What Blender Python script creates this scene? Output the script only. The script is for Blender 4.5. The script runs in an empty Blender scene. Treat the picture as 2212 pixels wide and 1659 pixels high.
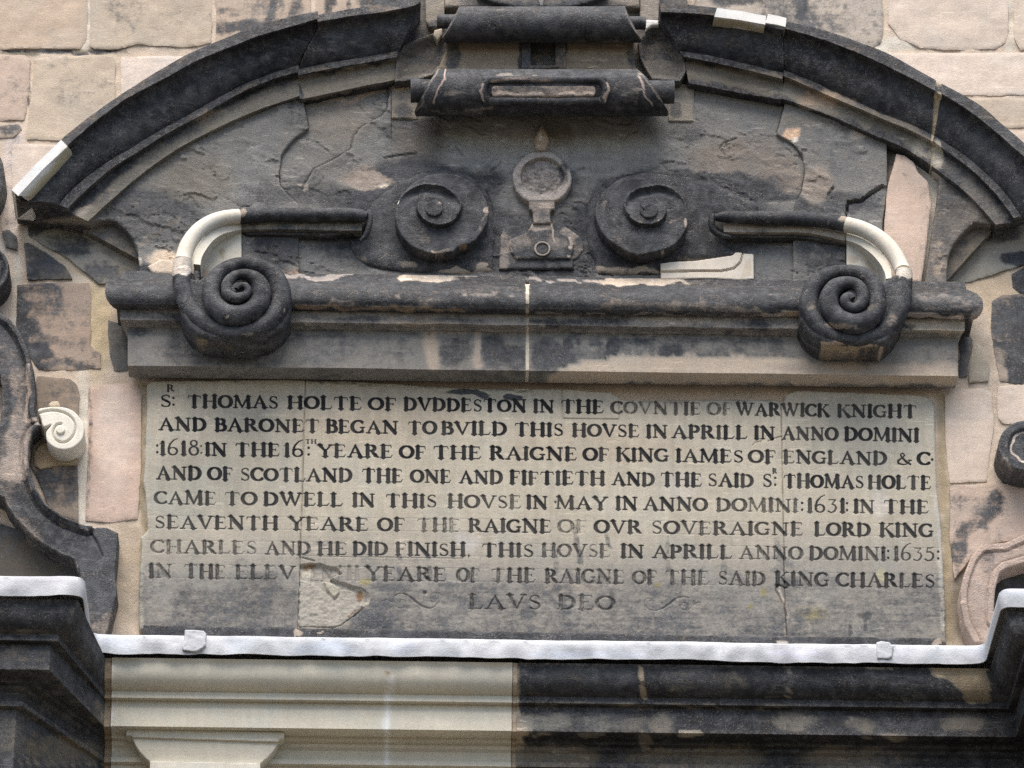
import bpy, math, numpy as np
from mathutils import Vector, Matrix

# ------------------------------------------------------------------ camera, sky, sun, exposure
C = bpy.context.scene
F, PITCH, YAW, ROLL = 9946.25, math.radians(28), math.radians(1.4476), math.radians(0.1232)
_fw = np.array([math.sin(YAW)*math.cos(PITCH), math.cos(YAW)*math.cos(PITCH), math.sin(PITCH)])
_r0 = np.array([math.cos(YAW), -math.sin(YAW), 0.0])
_u0 = np.cross(_r0, _fw)
RIGHT = math.cos(ROLL)*_r0 + math.sin(ROLL)*_u0
UP = -math.sin(ROLL)*_r0 + math.cos(ROLL)*_u0
LOC = -_fw*F*0.002
cam = bpy.data.cameras.new("camera")
cam.sensor_fit = 'HORIZONTAL'; cam.sensor_width = 36; cam.lens = F*36/2212
cam.clip_start = 0.5; cam.clip_end = 2000
co = bpy.data.objects.new("camera", cam); C.collection.objects.link(co)
m = Matrix((RIGHT, UP, -_fw)).transposed().to_4x4(); m.translation = Vector(LOC)
co.matrix_world = m; C.camera = co

SUN_EL, SUN_AZ = math.radians(64), math.radians(192)      # compass-like: 180 = straight in front of the facade
w = bpy.data.worlds.new("World"); C.world = w; w.use_nodes = True
nt = w.node_tree; bg = nt.nodes['Background']
sky = nt.nodes.new('ShaderNodeTexSky'); sky.sky_type = 'NISHITA'; sky.sun_disc = False
sky.sun_elevation = SUN_EL; sky.sun_rotation = SUN_AZ
sky.air_density = 1.0; sky.dust_density = 2.5; sky.ozone_density = 1.0
nt.links.new(sky.outputs[0], bg.inputs[0]); bg.inputs[1].default_value = 0.062
sl = bpy.data.lights.new("sun", 'SUN'); sl.energy = 1.5; sl.angle = math.radians(50); sl.color = (1, .94, .86)
so = bpy.data.objects.new("sun", sl); C.collection.objects.link(so)
sd = Vector((math.sin(SUN_AZ)*math.cos(SUN_EL), math.cos(SUN_AZ)*math.cos(SUN_EL), math.sin(SUN_EL)))
so.rotation_euler = sd.to_track_quat('Z', 'Y').to_euler()
C.view_settings.view_transform = 'Standard'; C.view_settings.look = 'None'
C.view_settings.exposure = 1.88; C.view_settings.gamma = 1
C.cycles.use_denoising = False

# ------------------------------------------------------------------ helpers
def P(x, y, d):
    """picture point (0..2212, 0..1659) at distance d in front of the wall plane -> world"""
    x = np.asarray(x, float); y = np.asarray(y, float); d = np.asarray(d, float)
    v = _fw + ((x-1106)/F)[..., None]*RIGHT - ((y-829.5)/F)[..., None]*UP
    t = (-d-LOC[1])/v[..., 1]
    return LOC + t[..., None]*v
def Q(p):
    v = p-LOC; z = v@_fw
    return 1106+F*(v@RIGHT)/z, 829.5-F*(v@UP)/z
def _hash(i, j, s):
    n = (i.astype(np.int64)*374761393 + j.astype(np.int64)*668265263 + s*974634777) & 0xffffffff
    n = ((n ^ (n >> 13))*1274126177) & 0xffffffff
    return ((n ^ (n >> 16)) & 0xffff)/65535.0
def vnoise(x, y, s=0):
    i = np.floor(x); j = np.floor(y); fx = x-i; fy = y-j
    fx = fx*fx*(3-2*fx); fy = fy*fy*(3-2*fy)
    a = _hash(i, j, s); b = _hash(i+1, j, s); c = _hash(i, j+1, s); d = _hash(i+1, j+1, s)
    return a+(b-a)*fx+(c-a)*fy+(a-b-c+d)*fx*fy
def fbm(x, y, o=4, s=0):
    t = 0; a = .5; n = 0
    for k in range(o):
        t = t+a*vnoise(x, y, s+k*17); n += a; a *= .5; x = x*2.03+11.3; y = y*2.03+5.7
    return t/n
def sstep(a, b, x):
    t = np.clip((x-a)/(b-a), 0, 1); return t*t*(3-2*t)
def resample(pts, n=None, step=None, closed=False):
    p = np.asarray(pts, float)
    if closed: p = np.vstack([p, p[:1]])
    s = np.r_[0, np.cumsum(np.hypot(*np.diff(p[:, :2], axis=0).T))]
    if n is None: n = max(2, int(s[-1]/step)+1)
    t = np.linspace(0, s[-1], n+1)[:-1] if closed else np.linspace(0, s[-1], n)
    return np.stack([np.interp(t, s, p[:, k]) for k in range(p.shape[1])], 1)
def smooth(pts, n=8, closed=False):
    p = np.asarray(pts, float); N = len(p); out = []
    for i in range(N if closed else N-1):
        if closed: a, b, c, d = p[i-1], p[i], p[(i+1) % N], p[(i+2) % N]
        else: a, b, c, d = p[max(i-1, 0)], p[i], p[i+1], p[min(i+2, N-1)]
        for t in np.arange(n)/n:
            out.append(.5*((2*b)+(c-a)*t+(2*a-5*b+4*c-d)*t*t+(3*b-a-3*c+d)*t**3))
    if not closed: out.append(p[-1])
    return np.array(out)
def segdist(px, py, poly, closed=True, wid=None):
    """distance to a polyline; with widths: distance minus half width"""
    n = len(poly); best = np.full(px.shape, 1e9)
    bx = np.zeros(px.shape); by = np.zeros(px.shape)
    for i in range(n if closed else n-1):
        x0, y0 = poly[i][:2]; x1, y1 = poly[(i+1) % n][:2]
        dx, dy = x1-x0, y1-y0; L = dx*dx+dy*dy+1e-12
        t = np.clip(((px-x0)*dx+(py-y0)*dy)/L, 0, 1)
        qx = x0+t*dx; qy = y0+t*dy; dd = np.hypot(px-qx, py-qy)
        if wid is not None: dd = dd-.5*(wid[i]+(wid[(i+1) % n]-wid[i])*t)
        m_ = dd < best
        best = np.where(m_, dd, best); bx = np.where(m_, qx, bx); by = np.where(m_, qy, by)
    return best, bx, by
def inpoly(px, py, poly):
    ins = np.zeros(px.shape, bool); n = len(poly)
    for i in range(n):
        x0, y0 = poly[i][:2]; x1, y1 = poly[(i+1) % n][:2]
        if y0 == y1: continue
        c = ((y0 > py) != (y1 > py)) & (px < (x1-x0)*(py-y0)/(y1-y0)+x0)
        ins ^= c
    return ins
def sdf(px, py, poly):
    d, bx, by = segdist(px, py, poly)
    return np.where(inpoly(px, py, poly), -d, d), bx, by

def sdf_grid(gx, gy, step, poly, band):
    """signed distance on a regular grid, exact within `band` of the outline"""
    H, W = gx.shape; x0, y0 = gx[0, 0], gy[0, 0]
    best = np.full((H, W), band*1.0); bx = gx.copy(); by = gy.copy(); ins = np.zeros((H, W), bool)
    n = len(poly)
    for i in range(n):
        xa, ya = poly[i]; xb, yb = poly[(i+1) % n]
        c0 = max(int((min(xa, xb)-band-x0)/step), 0); c1 = min(int((max(xa, xb)+band-x0)/step)+2, W)
        r0 = max(int((min(ya, yb)-band-y0)/step), 0); r1 = min(int((max(ya, yb)+band-y0)/step)+2, H)
        if c1 > c0 and r1 > r0:
            px = gx[r0:r1, c0:c1]; py = gy[r0:r1, c0:c1]
            dx, dy = xb-xa, yb-ya
            t = np.clip(((px-xa)*dx+(py-ya)*dy)/(dx*dx+dy*dy+1e-12), 0, 1)
            qx = xa+t*dx; qy = ya+t*dy; dd = np.hypot(px-qx, py-qy); sub = best[r0:r1, c0:c1]; mk = dd < sub
            sub[mk] = dd[mk]; bx[r0:r1, c0:c1][mk] = qx[mk]; by[r0:r1, c0:c1][mk] = qy[mk]
        if ya != yb:
            lo, hi = min(ya, yb), max(ya, yb)
            for r in range(max(int(np.ceil((lo-y0)/step)), 0), min(int(np.ceil((hi-y0)/step)), H)):
                yy = y0+r*step
                if not (lo <= yy < hi): continue
                xc = xa+(yy-ya)*(xb-xa)/(yb-ya); k = int(np.clip(np.ceil((xc-x0)/step), 0, W))
                ins[r, :k] ^= True
    return np.where(ins, -best, best), bx, by, ins

# paint: stains, repairs and crusts with a shape of their own, kept on the surfaces as attributes
def paint(x, y, base, ops, warp=7):
    wx = x+(fbm(x/34, y/34, 4, 3)-.5)*warp*3.2; wy = y+(fbm(x/34, y/34, 4, 9)-.5)*warp*3.2
    base = np.asarray(base, float)
    out = np.tile(base, (len(x), 1)) if base.ndim else np.full(len(x), float(base))
    for op in ops:
        k = op[0]
        if k == 'e':
            _, cx, cy, rx, ry, val = op[:6]; soft = op[6] if len(op) > 6 else .35
            r = np.hypot((wx-cx)/rx, (wy-cy)/ry); mk = 1-sstep(1-soft, 1+soft, r)
        elif k == 'l':
            _, pts, wd, val = op[:4]; soft = op[4] if len(op) > 4 else .5
            d, _, _ = segdist(wx, wy, pts, False); mk = 1-sstep(wd*.5*(1-soft), wd*.5*(1+soft), d)
        elif k == 'p':
            _, pts, val = op[:3]; soft = op[3] if len(op) > 3 else 4
            d, _, _ = sdf(wx, wy, pts); mk = 1-sstep(-soft, soft, d)
        elif k == 'y':
            _, y0, y1, val = op; mk = sstep(y0, y1, wy)
        elif k == 'x':
            _, x0, x1, val = op; mk = sstep(x0, x1, wx)
        val = np.asarray(val, float)
        out = out+(val-out)*(mk[:, None] if base.ndim else mk)
    return out

MATS = {}
def make_mesh(name, v, faces, mat, parent=None, tone=(.4, .35, .3), soot=0., tops=(), sops=(), warp=7, sharp=38, mold=None, extra=None):
    """faces: list of int arrays (n,3|4) or python lists for n-gons"""
    me = bpy.data.meshes.new(name)
    loops = []; tot = []
    for f in faces:
        f = np.asarray(f)
        if f.ndim == 1: f = f[None]
        loops.append(f.ravel()); tot.append(np.full(len(f), f.shape[1]))
    loops = np.concatenate(loops).astype(np.int32); tot = np.concatenate(tot).astype(np.int32)
    st = np.r_[0, np.cumsum(tot)[:-1]].astype(np.int32)
    me.vertices.add(len(v)); me.vertices.foreach_set('co', np.asarray(v, np.float32).ravel())
    me.loops.add(len(loops)); me.loops.foreach_set('vertex_index', loops)
    me.polygons.add(len(tot)); me.polygons.foreach_set('loop_start', st); me.polygons.foreach_set('loop_total', tot)
    me.polygons.foreach_set('use_smooth', np.ones(len(tot), bool))
    me.update(calc_edges=True); me.validate()
    if sharp: me.set_sharp_from_angle(angle=math.radians(sharp))
    x, y = Q(np.asarray(v))
    t = paint(x, y, tone, tops, warp); s = paint(x, y, soot, sops, warp)
    if len(me.vertices) == len(v):
        a = me.attributes.new('tone', 'FLOAT_COLOR', 'POINT')
        a.data.foreach_set('color', np.c_[t, np.ones(len(v))].astype(np.float32).ravel())
        a = me.attributes.new('soot', 'FLOAT', 'POINT'); a.data.foreach_set('value', s.astype(np.float32))
        for k, val in (extra or {}).items():
            a = me.attributes.new(k, 'FLOAT', 'POINT'); a.data.foreach_set('value', np.asarray(val, np.float32))
    me.materials.append(MATS[mat])
    o = bpy.data.objects.new(name, me); C.collection.objects.link(o)
    if parent is not None:
        o.parent = parent; o.matrix_parent_inverse = Matrix.Translation(parent.location).inverted()
    return o

def thing(name, label, cat, q, d=0.0, group=None):
    o = bpy.data.objects.new(name, None); C.collection.objects.link(o)
    o.location = Vector(P(q[0], q[1], d)); o.empty_display_size = .1
    o['label'] = label; o['category'] = cat
    if group: o['group'] = group
    return o

def relief(name, poly, d, back, mat, parent, step=4, h=None, bev=(4, .006), jit=(1.5, 26), rough=(.004, 60), seed=0, sm=False, **kw):
    """a carved block: the outline at depth d, a worn face, real sides running back to depth `back`"""
    poly = np.asarray(poly, float)
    if sm: poly = smooth(poly, 6, True)
    poly = resample(poly, step=max(3, step*.8), closed=True)
    if jit[0]:
        x, y = poly.T
        poly = poly+jit[0]*2*np.c_[fbm(x/jit[1], y/jit[1], 3, seed+1)-.5, fbm(x/jit[1], y/jit[1], 3, seed+2)-.5]
    x0, y0 = poly.min(0)-step*1.013; x1, y1 = poly.max(0)+step
    gx, gy = np.meshgrid(np.arange(x0, x1+step, step), np.arange(y0, y1+step, step))
    H, W = gx.shape; X = gx.ravel().copy(); Y = gy.ravel().copy()
    s, bx, by, ins = (a.ravel() for a in sdf_grid(gx, gy, step, poly, max(24, bev[0]*1.5, step*3)))
    q = (np.arange(H*W).reshape(H, W)); q4 = np.stack([q[:-1, :-1], q[1:, :-1], q[1:, 1:], q[:-1, 1:]], -1).reshape(-1, 4)
    q4 = q4[ins[q4].any(1)]
    X = np.where(ins, X, bx); Y = np.where(ins, Y, by); s = np.minimum(s, 0)
    used = np.unique(q4); mp = np.full(H*W, -1); mp[used] = np.arange(len(used)); q4 = mp[q4]
    X = X[used]; Y = Y[used]; s = -s[used]
    p = P(X, Y, np.full(X.shape, d))
    hh = np.zeros(X.shape)
    if rough[0]: hh += rough[0]*2*(fbm(X/rough[1], Y/rough[1], 5, seed+5)-.5)
    if h is not None: hh = hh+h(X, Y, s)
    if bev[0]:
        u = np.clip(1-s/bev[0], 0, 1); hh = hh-bev[1]*(1-np.sqrt(np.maximum(0, 1-u*u)))
    p[:, 1] -= hh
    e = np.concatenate([q4[:, [0, 1]], q4[:, [1, 2]], q4[:, [2, 3]], q4[:, [3, 0]]])
    key = np.sort(e, 1); key = key[:, 0]*(len(used)+1)+key[:, 1]
    uq, idx, cnt = np.unique(key, return_index=True, return_counts=True)
    be = e[idx[cnt == 1]]
    bv = np.unique(be); m2 = np.full(len(used), -1); m2[bv] = np.arange(len(bv))+len(used)
    pb = p[bv].copy(); pb[:, 1] = -back
    sides = np.c_[be[:, 1], be[:, 0], m2[be[:, 0]], m2[be[:, 1]]]
    return make_mesh(name, np.vstack([p, pb]), [q4, sides], mat, parent, **kw)

PROF = {
 'flat': [(0, 0), (1, 1)],
 'ovolo': [(0, 0), (.2, .01), (.4, .06), (.58, .15), (.74, .29), (.87, .5), (.95, .73), (1, 1)],
 'cyma': [(0, .34), (.015, .40), (.08, .45), (.18, .5), (.32, .53), (.48, .56), (.62, .62), (.76, .72), (.88, .84), (1, 1)],
 'cove': [(0, 0), (.02, .3), (.1, .58), (.25, .8), (.5, .94), (1, 1)],
}
def subdiv(R, mx=.022):
    out = [R[0]]
    for a, b in zip(R[:-1], R[1:]):
        k = int(min(40, np.linalg.norm(b-a, axis=1).mean()/mx)) if len(out) > 1 else 0
        for i in range(1, k+1): out.append(a+(b-a)*i/(k+1))
        out.append(b)
    return np.array(out)
def loft(name, curves, profs, back, mat, parent, n=90, rough=(.003, .25), seed=0, smoothc=True, caps=True, wave=None, **kw):
    """a moulding: picture curves with depths, joined by profiles, closed back to the wall"""
    W3 = []
    for pts, d in curves:
        p = np.asarray(pts, float)
        if smoothc and len(p) > 2: p = smooth(p, 8)
        p = resample(p, n); W3.append(P(p[:, 0], p[:, 1], np.full(n, d)))
    rows = []
    r = W3[0].copy(); r[:, 1] = -back; rows.append(r); rows.append(W3[0])
    for i in range(len(W3)-1):
        a, b = W3[i], W3[i+1]
        for u, wd in PROF[profs[i]][0 if profs[i] == 'cyma' else 1:]:
            q = a+(b-a)*u; q[:, 1] = a[:, 1]+(b[:, 1]-a[:, 1])*wd; rows.append(q)
    r = W3[-1].copy(); r[:, 1] = -back; rows.append(r)
    R = subdiv(np.array(rows)); m_ = len(R)
    if rough[0]:
        for k in range(1, m_-1):
            x, z = R[k][:, 0]/rough[1], R[k][:, 2]/rough[1]
            R[k][:, 1] += rough[0]*2*(fbm(x, z, 4, seed)-.5)
            R[k][:, 2] += rough[0]*1.4*(fbm(x+31, z, 4, seed+7)-.5)
    v = R.reshape(-1, 3); q = np.arange(m_*n).reshape(m_, n)
    f = [np.stack([q[:-1, :-1], q[1:, :-1], q[1:, 1:], q[:-1, 1:]], -1).reshape(-1, 4)]
    if caps: f += [q[:, 0][::-1].copy(), q[:, -1].copy()]
    return make_mesh(name, v, f, mat, parent, **kw)

def tube(name, path, mat, parent, seg=16, caps=True, flat=1.0, rough=.0042, n=5, seed=0, **kw):
    """path rows: x, y, depth, width (picture units); a round moulding swept along it"""
    p = smooth(path, n); r = p[:, 3]*.001
    c = P(p[:, 0], p[:, 1], p[:, 2])
    t = np.gradient(c, axis=0); t /= np.linalg.norm(t, axis=1)[:, None]
    nrm = np.array([0, -1., 0])-t*(t@np.array([0, -1., 0]))[:, None]; nrm /= np.linalg.norm(nrm, axis=1)[:, None]
    b = np.cross(t, nrm); a = np.linspace(0, 2*np.pi, seg, endpoint=False)
    v = c[:, None]+r[:, None, None]*(np.cos(a)[None, :, None]*b[:, None]+flat*np.sin(a)[None, :, None]*nrm[:, None])
    if rough:
        k = (fbm(v[..., 0]/.10+v[..., 1]*6, v[..., 2]/.10+v[..., 1]*4, 5, seed)-.5)*2*rough
        v = v+(k[..., None])*(np.cos(a)[None, :, None]*b[:, None]+np.sin(a)[None, :, None]*nrm[:, None])
    N = len(c); q = np.arange(N*seg).reshape(N, seg); q2 = np.roll(q, -1, 1)
    f = [np.stack([q[:-1], q2[:-1], q2[1:], q[1:]], -1).reshape(-1, 4)]
    if caps: f += [q[0][::-1].copy(), q[-1].copy()]
    return make_mesh(name, v.reshape(-1, 3), f, mat, parent, **kw)

# ------------------------------------------------------------------ materials
def nd(nt, t, **kw):
    n = nt.nodes.new(t)
    for k, v in kw.items():
        if isinstance(k, str) and hasattr(n, k): setattr(n, k, v)
    return n
def stone(name, mott=.45, grain=.3, bed=.25, crust=1.0, bump=.75, rough=.88, chips=1.0, streak=.2, inscribed=False, scuff=0., dist=.006):
    m = bpy.data.materials.new(name); m.use_nodes = True; nt = m.node_tree; L = nt.links.new
    bs = nt.nodes['Principled BSDF']; tc = nt.nodes.new('ShaderNodeTexCoord')
    def noise(scale, det=6, rgh=.6, vec=None, dist=0.):
        n = nt.nodes.new('ShaderNodeTexNoise'); n.inputs['Scale'].default_value = scale
        n.inputs['Detail'].default_value = det; n.inputs['Roughness'].default_value = rgh; n.inputs['Distortion'].default_value = dist
        L(vec or tc.outputs['Object'], n.inputs['Vector']); return n.outputs['Fac']
    def mapping(sx, sy, sz, rot=0):
        n = nt.nodes.new('ShaderNodeMapping'); n.inputs['Scale'].default_value = (sx, sy, sz); n.inputs['Rotation'].default_value = (0, rot, 0)
        L(tc.outputs['Object'], n.inputs['Vector']); return n.outputs[0]
    def math_(op, a, b=None, c=None, clamp=False):
        n = nt.nodes.new('ShaderNodeMath'); n.operation = op; n.use_clamp = clamp
        for i, v in enumerate((a, b, c)):
            if v is None: continue
            if isinstance(v, (int, float)): n.inputs[i].default_value = v
            else: L(v, n.inputs[i])
        return n.outputs[0]
    def ramp(v, a, b, c=0., d=1.):
        n = nt.nodes.new('ShaderNodeMapRange'); n.interpolation_type = 'SMOOTHSTEP'
        n.inputs[1].default_value = a; n.inputs[2].default_value = b; n.inputs[3].default_value = c; n.inputs[4].default_value = d
        L(v, n.inputs[0]); return n.outputs[0]
    def mix(f, a, b, mode='MIX'):
        n = nt.nodes.new('ShaderNodeMix'); n.data_type = 'RGBA'; n.blend_type = mode; n.clamp_result = False
        for s, v in ((0, f), (6, a), (7, b)):
            if isinstance(v, (int, float)): n.inputs[s].default_value = v
            elif isinstance(v, tuple): n.inputs[s].default_value = (*v, 1)
            else: L(v, n.inputs[s])
        return n.outputs[2]
    def attr(nm):
        n = nt.nodes.new('ShaderNodeAttribute'); n.attribute_name = nm; return n
    tone = attr('tone').outputs['Color']; soot = attr('soot').outputs['Fac']
    nA = noise(3.1, 7, .62, dist=.4); nB = noise(21, 6, .62, dist=.3); nC = noise(1, 6, .6, mapping(3, 3, 46, .02)); nD = noise(1, 5, .6, mapping(34, 34, 2.4))
    nE = noise(190, 3, .6); nF = noise(75, 4, .65, dist=.6)
    val = math_('MULTIPLY_ADD', nA, mott*2, 1-mott)
    val = math_('MULTIPLY', val, math_('MULTIPLY_ADD', nB, mott*1.5, 1-mott*.75))
    val = math_('MULTIPLY', val, math_('MULTIPLY_ADD', nC, bed*2, 1-bed))
    val = math_('MULTIPLY', val, math_('MULTIPLY_ADD', nD, streak*2, 1-streak))
    val = math_('MULTIPLY', val, math_('MULTIPLY_ADD', nE, grain*2, 1-grain))
    cb = nt.nodes.new('ShaderNodeCombineColor')
    for i in range(3): L(val, cb.inputs[i])
    base = mix(1.0, tone, cb.outputs[0], 'MULTIPLY')
    # slow drift between a warmer and a greyer stone
    base = mix(math_('MULTIPLY', ramp(noise(5.5, 5, .6), .45, .68), .30), base, mix(1.0, base, (.80, .93, 1.06), 'MULTIPLY'))
    if scuff:
        sm_ = math_('MULTIPLY', ramp(noise(1, 6, .66, mapping(11, 11, 62, .42), .5), .555, .70), ramp(noise(4.2, 5, .6, dist=.6), .36, .58))
        base = mix(math_('MULTIPLY', sm_, scuff), base, mix(1.0, base, (2.1, 2.05, 2.0), 'MULTIPLY'))
    # black crust
    f = math_('ADD', soot, math_('MULTIPLY', math_('SUBTRACT', nA, .5), .75*crust))
    f = math_('ADD', f, math_('MULTIPLY', math_('SUBTRACT', nB, .5), .85*crust))
    f = math_('ADD', f, math_('MULTIPLY', math_('SUBTRACT', nC, .5), .42*crust))
    f = math_('ADD', f, math_('MULTIPLY', math_('SUBTRACT', nD, .5), .22*crust))
    f = math_('ADD', f, math_('MULTIPLY', math_('SUBTRACT', nF, .5), .45*crust))
    mk = ramp(f, .27, .76)
    sc = mix(ramp(math_('MULTIPLY_ADD', nB, .6, math_('MULTIPLY', nA, .5)), .42, .68), (.0125, .0138, .0168), (.055, .059, .066))
    sc = mix(math_('MULTIPLY', ramp(nB, .5, .75), .6), sc, (.105, .103, .101))
    col = mix(mk, base, sc)
    # bare flecks where the crust has flaked
    fl = math_('MULTIPLY', ramp(noise(150, 4, .68, dist=.7), .565, .64), ramp(noise(7.5, 5, .62, dist=.5), .43, .60))
    fl = math_('MULTIPLY', math_('MULTIPLY', fl, mk), .62*chips)
    geo = nt.nodes.new('ShaderNodeNewGeometry')
    edge = math_('MULTIPLY', ramp(geo.outputs['Pointiness'], .508, .575), ramp(noise(60, 4, .7), .46, .60))
    col = mix(math_('MULTIPLY', math_('MULTIPLY', edge, .7*chips)), col, (.27, .235, .205))
    dust = math_('MULTIPLY', ramp(noise(260, 3, .7), .57, .70), math_('MULTIPLY', mk, .62*chips))
    dust = math_('MULTIPLY', dust, ramp(noise(5.2, 5, .6, dist=.8), .44, .62))
    col = mix(dust, col, (.24, .225, .205))
    col = mix(fl, col, (.33, .285, .245))
    if scuff: col = mix(math_('MULTIPLY', math_('MULTIPLY', sm_, mk),   .48*scuff), col, (.19, .182, .172))
    hgt = math_('ADD', math_('MULTIPLY', nB, .6), math_('MULTIPLY', nE, .6)); hgt = math_('ADD', hgt, math_('MULTIPLY', nF, .4))
    if inscribed:
        pt = attr('ink').outputs['Fac']
        wear = ramp(math_('ADD', pt, math_('ADD', math_('MULTIPLY', math_('SUBTRACT', nF, .5), .75), math_('MULTIPLY', math_('SUBTRACT', noise(1, 4, .6, mapping(320, 320, 22)), .5), .8))), .34, .62)
        wear = math_('MULTIPLY', wear, math_('MULTIPLY_ADD', pt, .55, .47, clamp=True))
        col = mix(wear, col, mix(ramp(nB, .4, .6), (.010, .011, .013), (.022, .022, .024)))
        wh = math_('MULTIPLY', ramp(noise(120, 4, .7), .66, .74), ramp(attr('lichen').outputs['Fac'], .3, .8))
        col = mix(math_('MULTIPLY', wh, ramp(nB, .45, .6)), col, (.62, .62, .60))
    L(col, bs.inputs['Base Color']); L(math_('MULTIPLY_ADD', mk, -.26, rough), bs.inputs['Roughness'])
    bs.inputs['Specular IOR Level'].default_value = .28
    bp = nt.nodes.new('ShaderNodeBump'); bp.inputs['Strength'].default_value = bump; bp.inputs['Distance'].default_value = dist
    L(hgt, bp.inputs['Height']); L(bp.outputs[0], bs.inputs['Normal'])
    MATS[name] = m; return m
stone('weathered_sandstone', scuff=.95, mott=.5, dist=.010, grain=.38)
stone('ashlar', mott=.18, bed=.15, grain=.30, streak=.10, bump=.5, crust=1.05, scuff=.25)
stone('new_stone', mott=.15, bed=.10, grain=.24, streak=.13, bump=.3, crust=.8, chips=.3, rough=.97)
stone('mortar', mott=.22, bed=.04, grain=.35, streak=.06, bump=.8)
stone('inscribed_stone', mott=.26, bed=.10, grain=.25, streak=.26, bump=.5, scuff=.35, inscribed=True, crust=1.0)
stone('lead', mott=.26, bed=.03, grain=.16, streak=.10, bump=.5, rough=.62, crust=.9, chips=0)
stone('gravel', mott=.3, bed=0, grain=.4, streak=0, bump=.5)

PINK = (.47, .385, .30); PALE = (.56, .47, .41); BEIGE = (.40, .335, .27); TAN = (.36, .28, .2)
GREY = (.135, .13, .122); DGREY = (.085, .082, .078); CREAM = (.60, .55, .46); WHITE = (.74, .72, .68); MORT = (.55, .445, .345); LIME = (.58, .52, .43)
BROWN = (.11, .085, .058)

# ------------------------------------------------------------------ ground far below
gx, gy = np.meshgrid(np.linspace(-60, 60, 9), np.linspace(-80, 3, 9))
gv = np.c_[gx.ravel(), gy.ravel(), np.full(gx.size, -10.9)]
gq = np.arange(81).reshape(9, 9); gf = np.stack([gq[:-1, :-1], gq[:-1, 1:], gq[1:, 1:], gq[1:, :-1]], -1).reshape(-1, 4)
o = make_mesh('ground', gv, [gf], 'gravel', tone=(.07, .06, .045)); o['kind'] = 'structure'

# ------------------------------------------------------------------ the house wall: mortar bed and ashlar blocks
wall = thing('house_wall', 'pale pink ashlar house wall with yellow mortar behind all the carved stonework', 'wall', (1106, 1659), 0)
relief('mortar_bed', [(-120, -120), (2340, -120), (2340, 1780), (-120, 1780)], -.003, -.3, 'mortar', wall, step=7, jit=(0, 1), bev=(0, 0), rough=(.007, 22),
       tone=MORT, tops=[('l', [(190, -10), (188, 70), (180, 108)], 10, LIME), ('l', [(0, 112), (190, 110), (270, 110)], 14, (.2, .17, .13)), ('l', [(30, 300), (33, 420), (20, 520)], 40, PALE),
                        ('l', [(40, 560), (32, 700)], 16, LIME), ('l', [(60, 500), (180, 600)], 26, LIME), ('l', [(310, 830), (306, 1000), (310, 1120), (312, 1240)], 16, (.33, .27, .18)),
                        ('e', 270, 1230, 40, 120, (.42, .34, .25)), ('e', 210, 700, 30, 110, (.50, .40, .26)), ('l', [(2033, 860), (2040, 1050), (2052, 1380)], 22, (.36, .29, .19)), ('e', 2140, 620, 60, 50, (.52, .41, .29)),
                        ('e', 2110, 760, 40, 70, BEIGE), ('e', 2090, 1300, 40, 90, (.2, .165, .12)), ('e', 180, 990, 18, 200, LIME), ('e', 1990, 420, 50, 150, LIME), ('l', [(2178, 0), (2184, 100)], 14, LIME),
                        ('e', 180, 540, 90, 60, (.50, .41, .30)), ('e', 1925, 101, 60, 14, LIME)],
       soot=.12, sops=[('e', 2100, 1290, 45, 110, .42), ('e', 290, 1300, 30, 70, .3), ('l', [(0, 111), (140, 112), (250, 113)], 7, .8), ('l', [(68, 130), (60, 230)], 6, .6), ('e', 110, 470, 90, 30, .5), ('l', [(0, 480), (30, 620), (40, 700)], 30, .35), ('e', 30, 340, 12, 60, .4),
                       ('e', 2120, 480, 100, 40, .45), ('l', [(1990, 560), (2010, 440)], 12, .35), ('e', 2150, 900, 30, 90, .3)])
def block(poly, tone=PINK, soot=.2, sops=(), tops=(), d=.004, jit=(2.2, 24), step=5, **kw):
    return relief('ashlar_block', poly, d, -.2, 'ashlar', wall, step=step, bev=(1.3, .002), jit=jit, rough=(.005, 38), seed=int(poly[0][0]*7+poly[0][1]) % 997, tone=tone, soot=soot, sops=sops, tops=tops, **kw)
block([(-100, -80), (186, -80), (188, 60), (186, 85), (174, 105), (-100, 105)], (.47, .37, .28), .16, [('e', 70, 60, 60, 14, .3)])
block([(196, -80), (458, -80), (457, 60), (456, 94), (400, 102), (330, 98), (292, 95), (262, 106), (205, 105), (194, 98)], (.45, .37, .285), .2, [('e', 270, 20, 45, 30, .42), ('e', 400, 40, 70, 22, .36), ('e', 320, 70, 90, 18, .33)])
block([(467, -80), (671, -80), (672, 118), (467, 118)], (.44, .345, .265), .26, [('e', 560, 60, 120, 16, .72), ('e', 500, 25, 40, 10, .5), ('e', 600, 20, 60, 40, .45), ('l', [(590, 0), (575, 60)], 16, .7), ('l', [(640, -5), (630, 50)], 14, .6)])
block([(682, -80), (985, -80), (985, 125), (682, 125)], (.46, .36, .28), .28, [('l', [(720, -20), (708, 40)], 22, .75), ('l', [(790, -20), (782, 30)], 14, .7), ('e', 840, -5, 60, 30, .8), ('l', [(755, -10), (748, 30)], 10, .6), ('e', 880, 5, 40, 30, .9)])
block([(-100, 118), (55, 118), (66, 128), (62, 200), (52, 258), (-100, 262)], (.47, .365, .29), .24, [('e', 30, 200, 50, 40, .34)])
block([(76, 127), (150, 120), (244, 119), (249, 130), (248, 302), (160, 304), (58, 301), (64, 230)], (.47, .385, .295), .2, [('e', 170, 200, 60, 50, .38), ('e', 230, 200, 20, 30, .38), ('e', 130, 140, 40, 14, .33)])
block([(262, 122), (620, 118), (620, 330), (262, 330)], (.585, .495, .42), .05)
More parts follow.
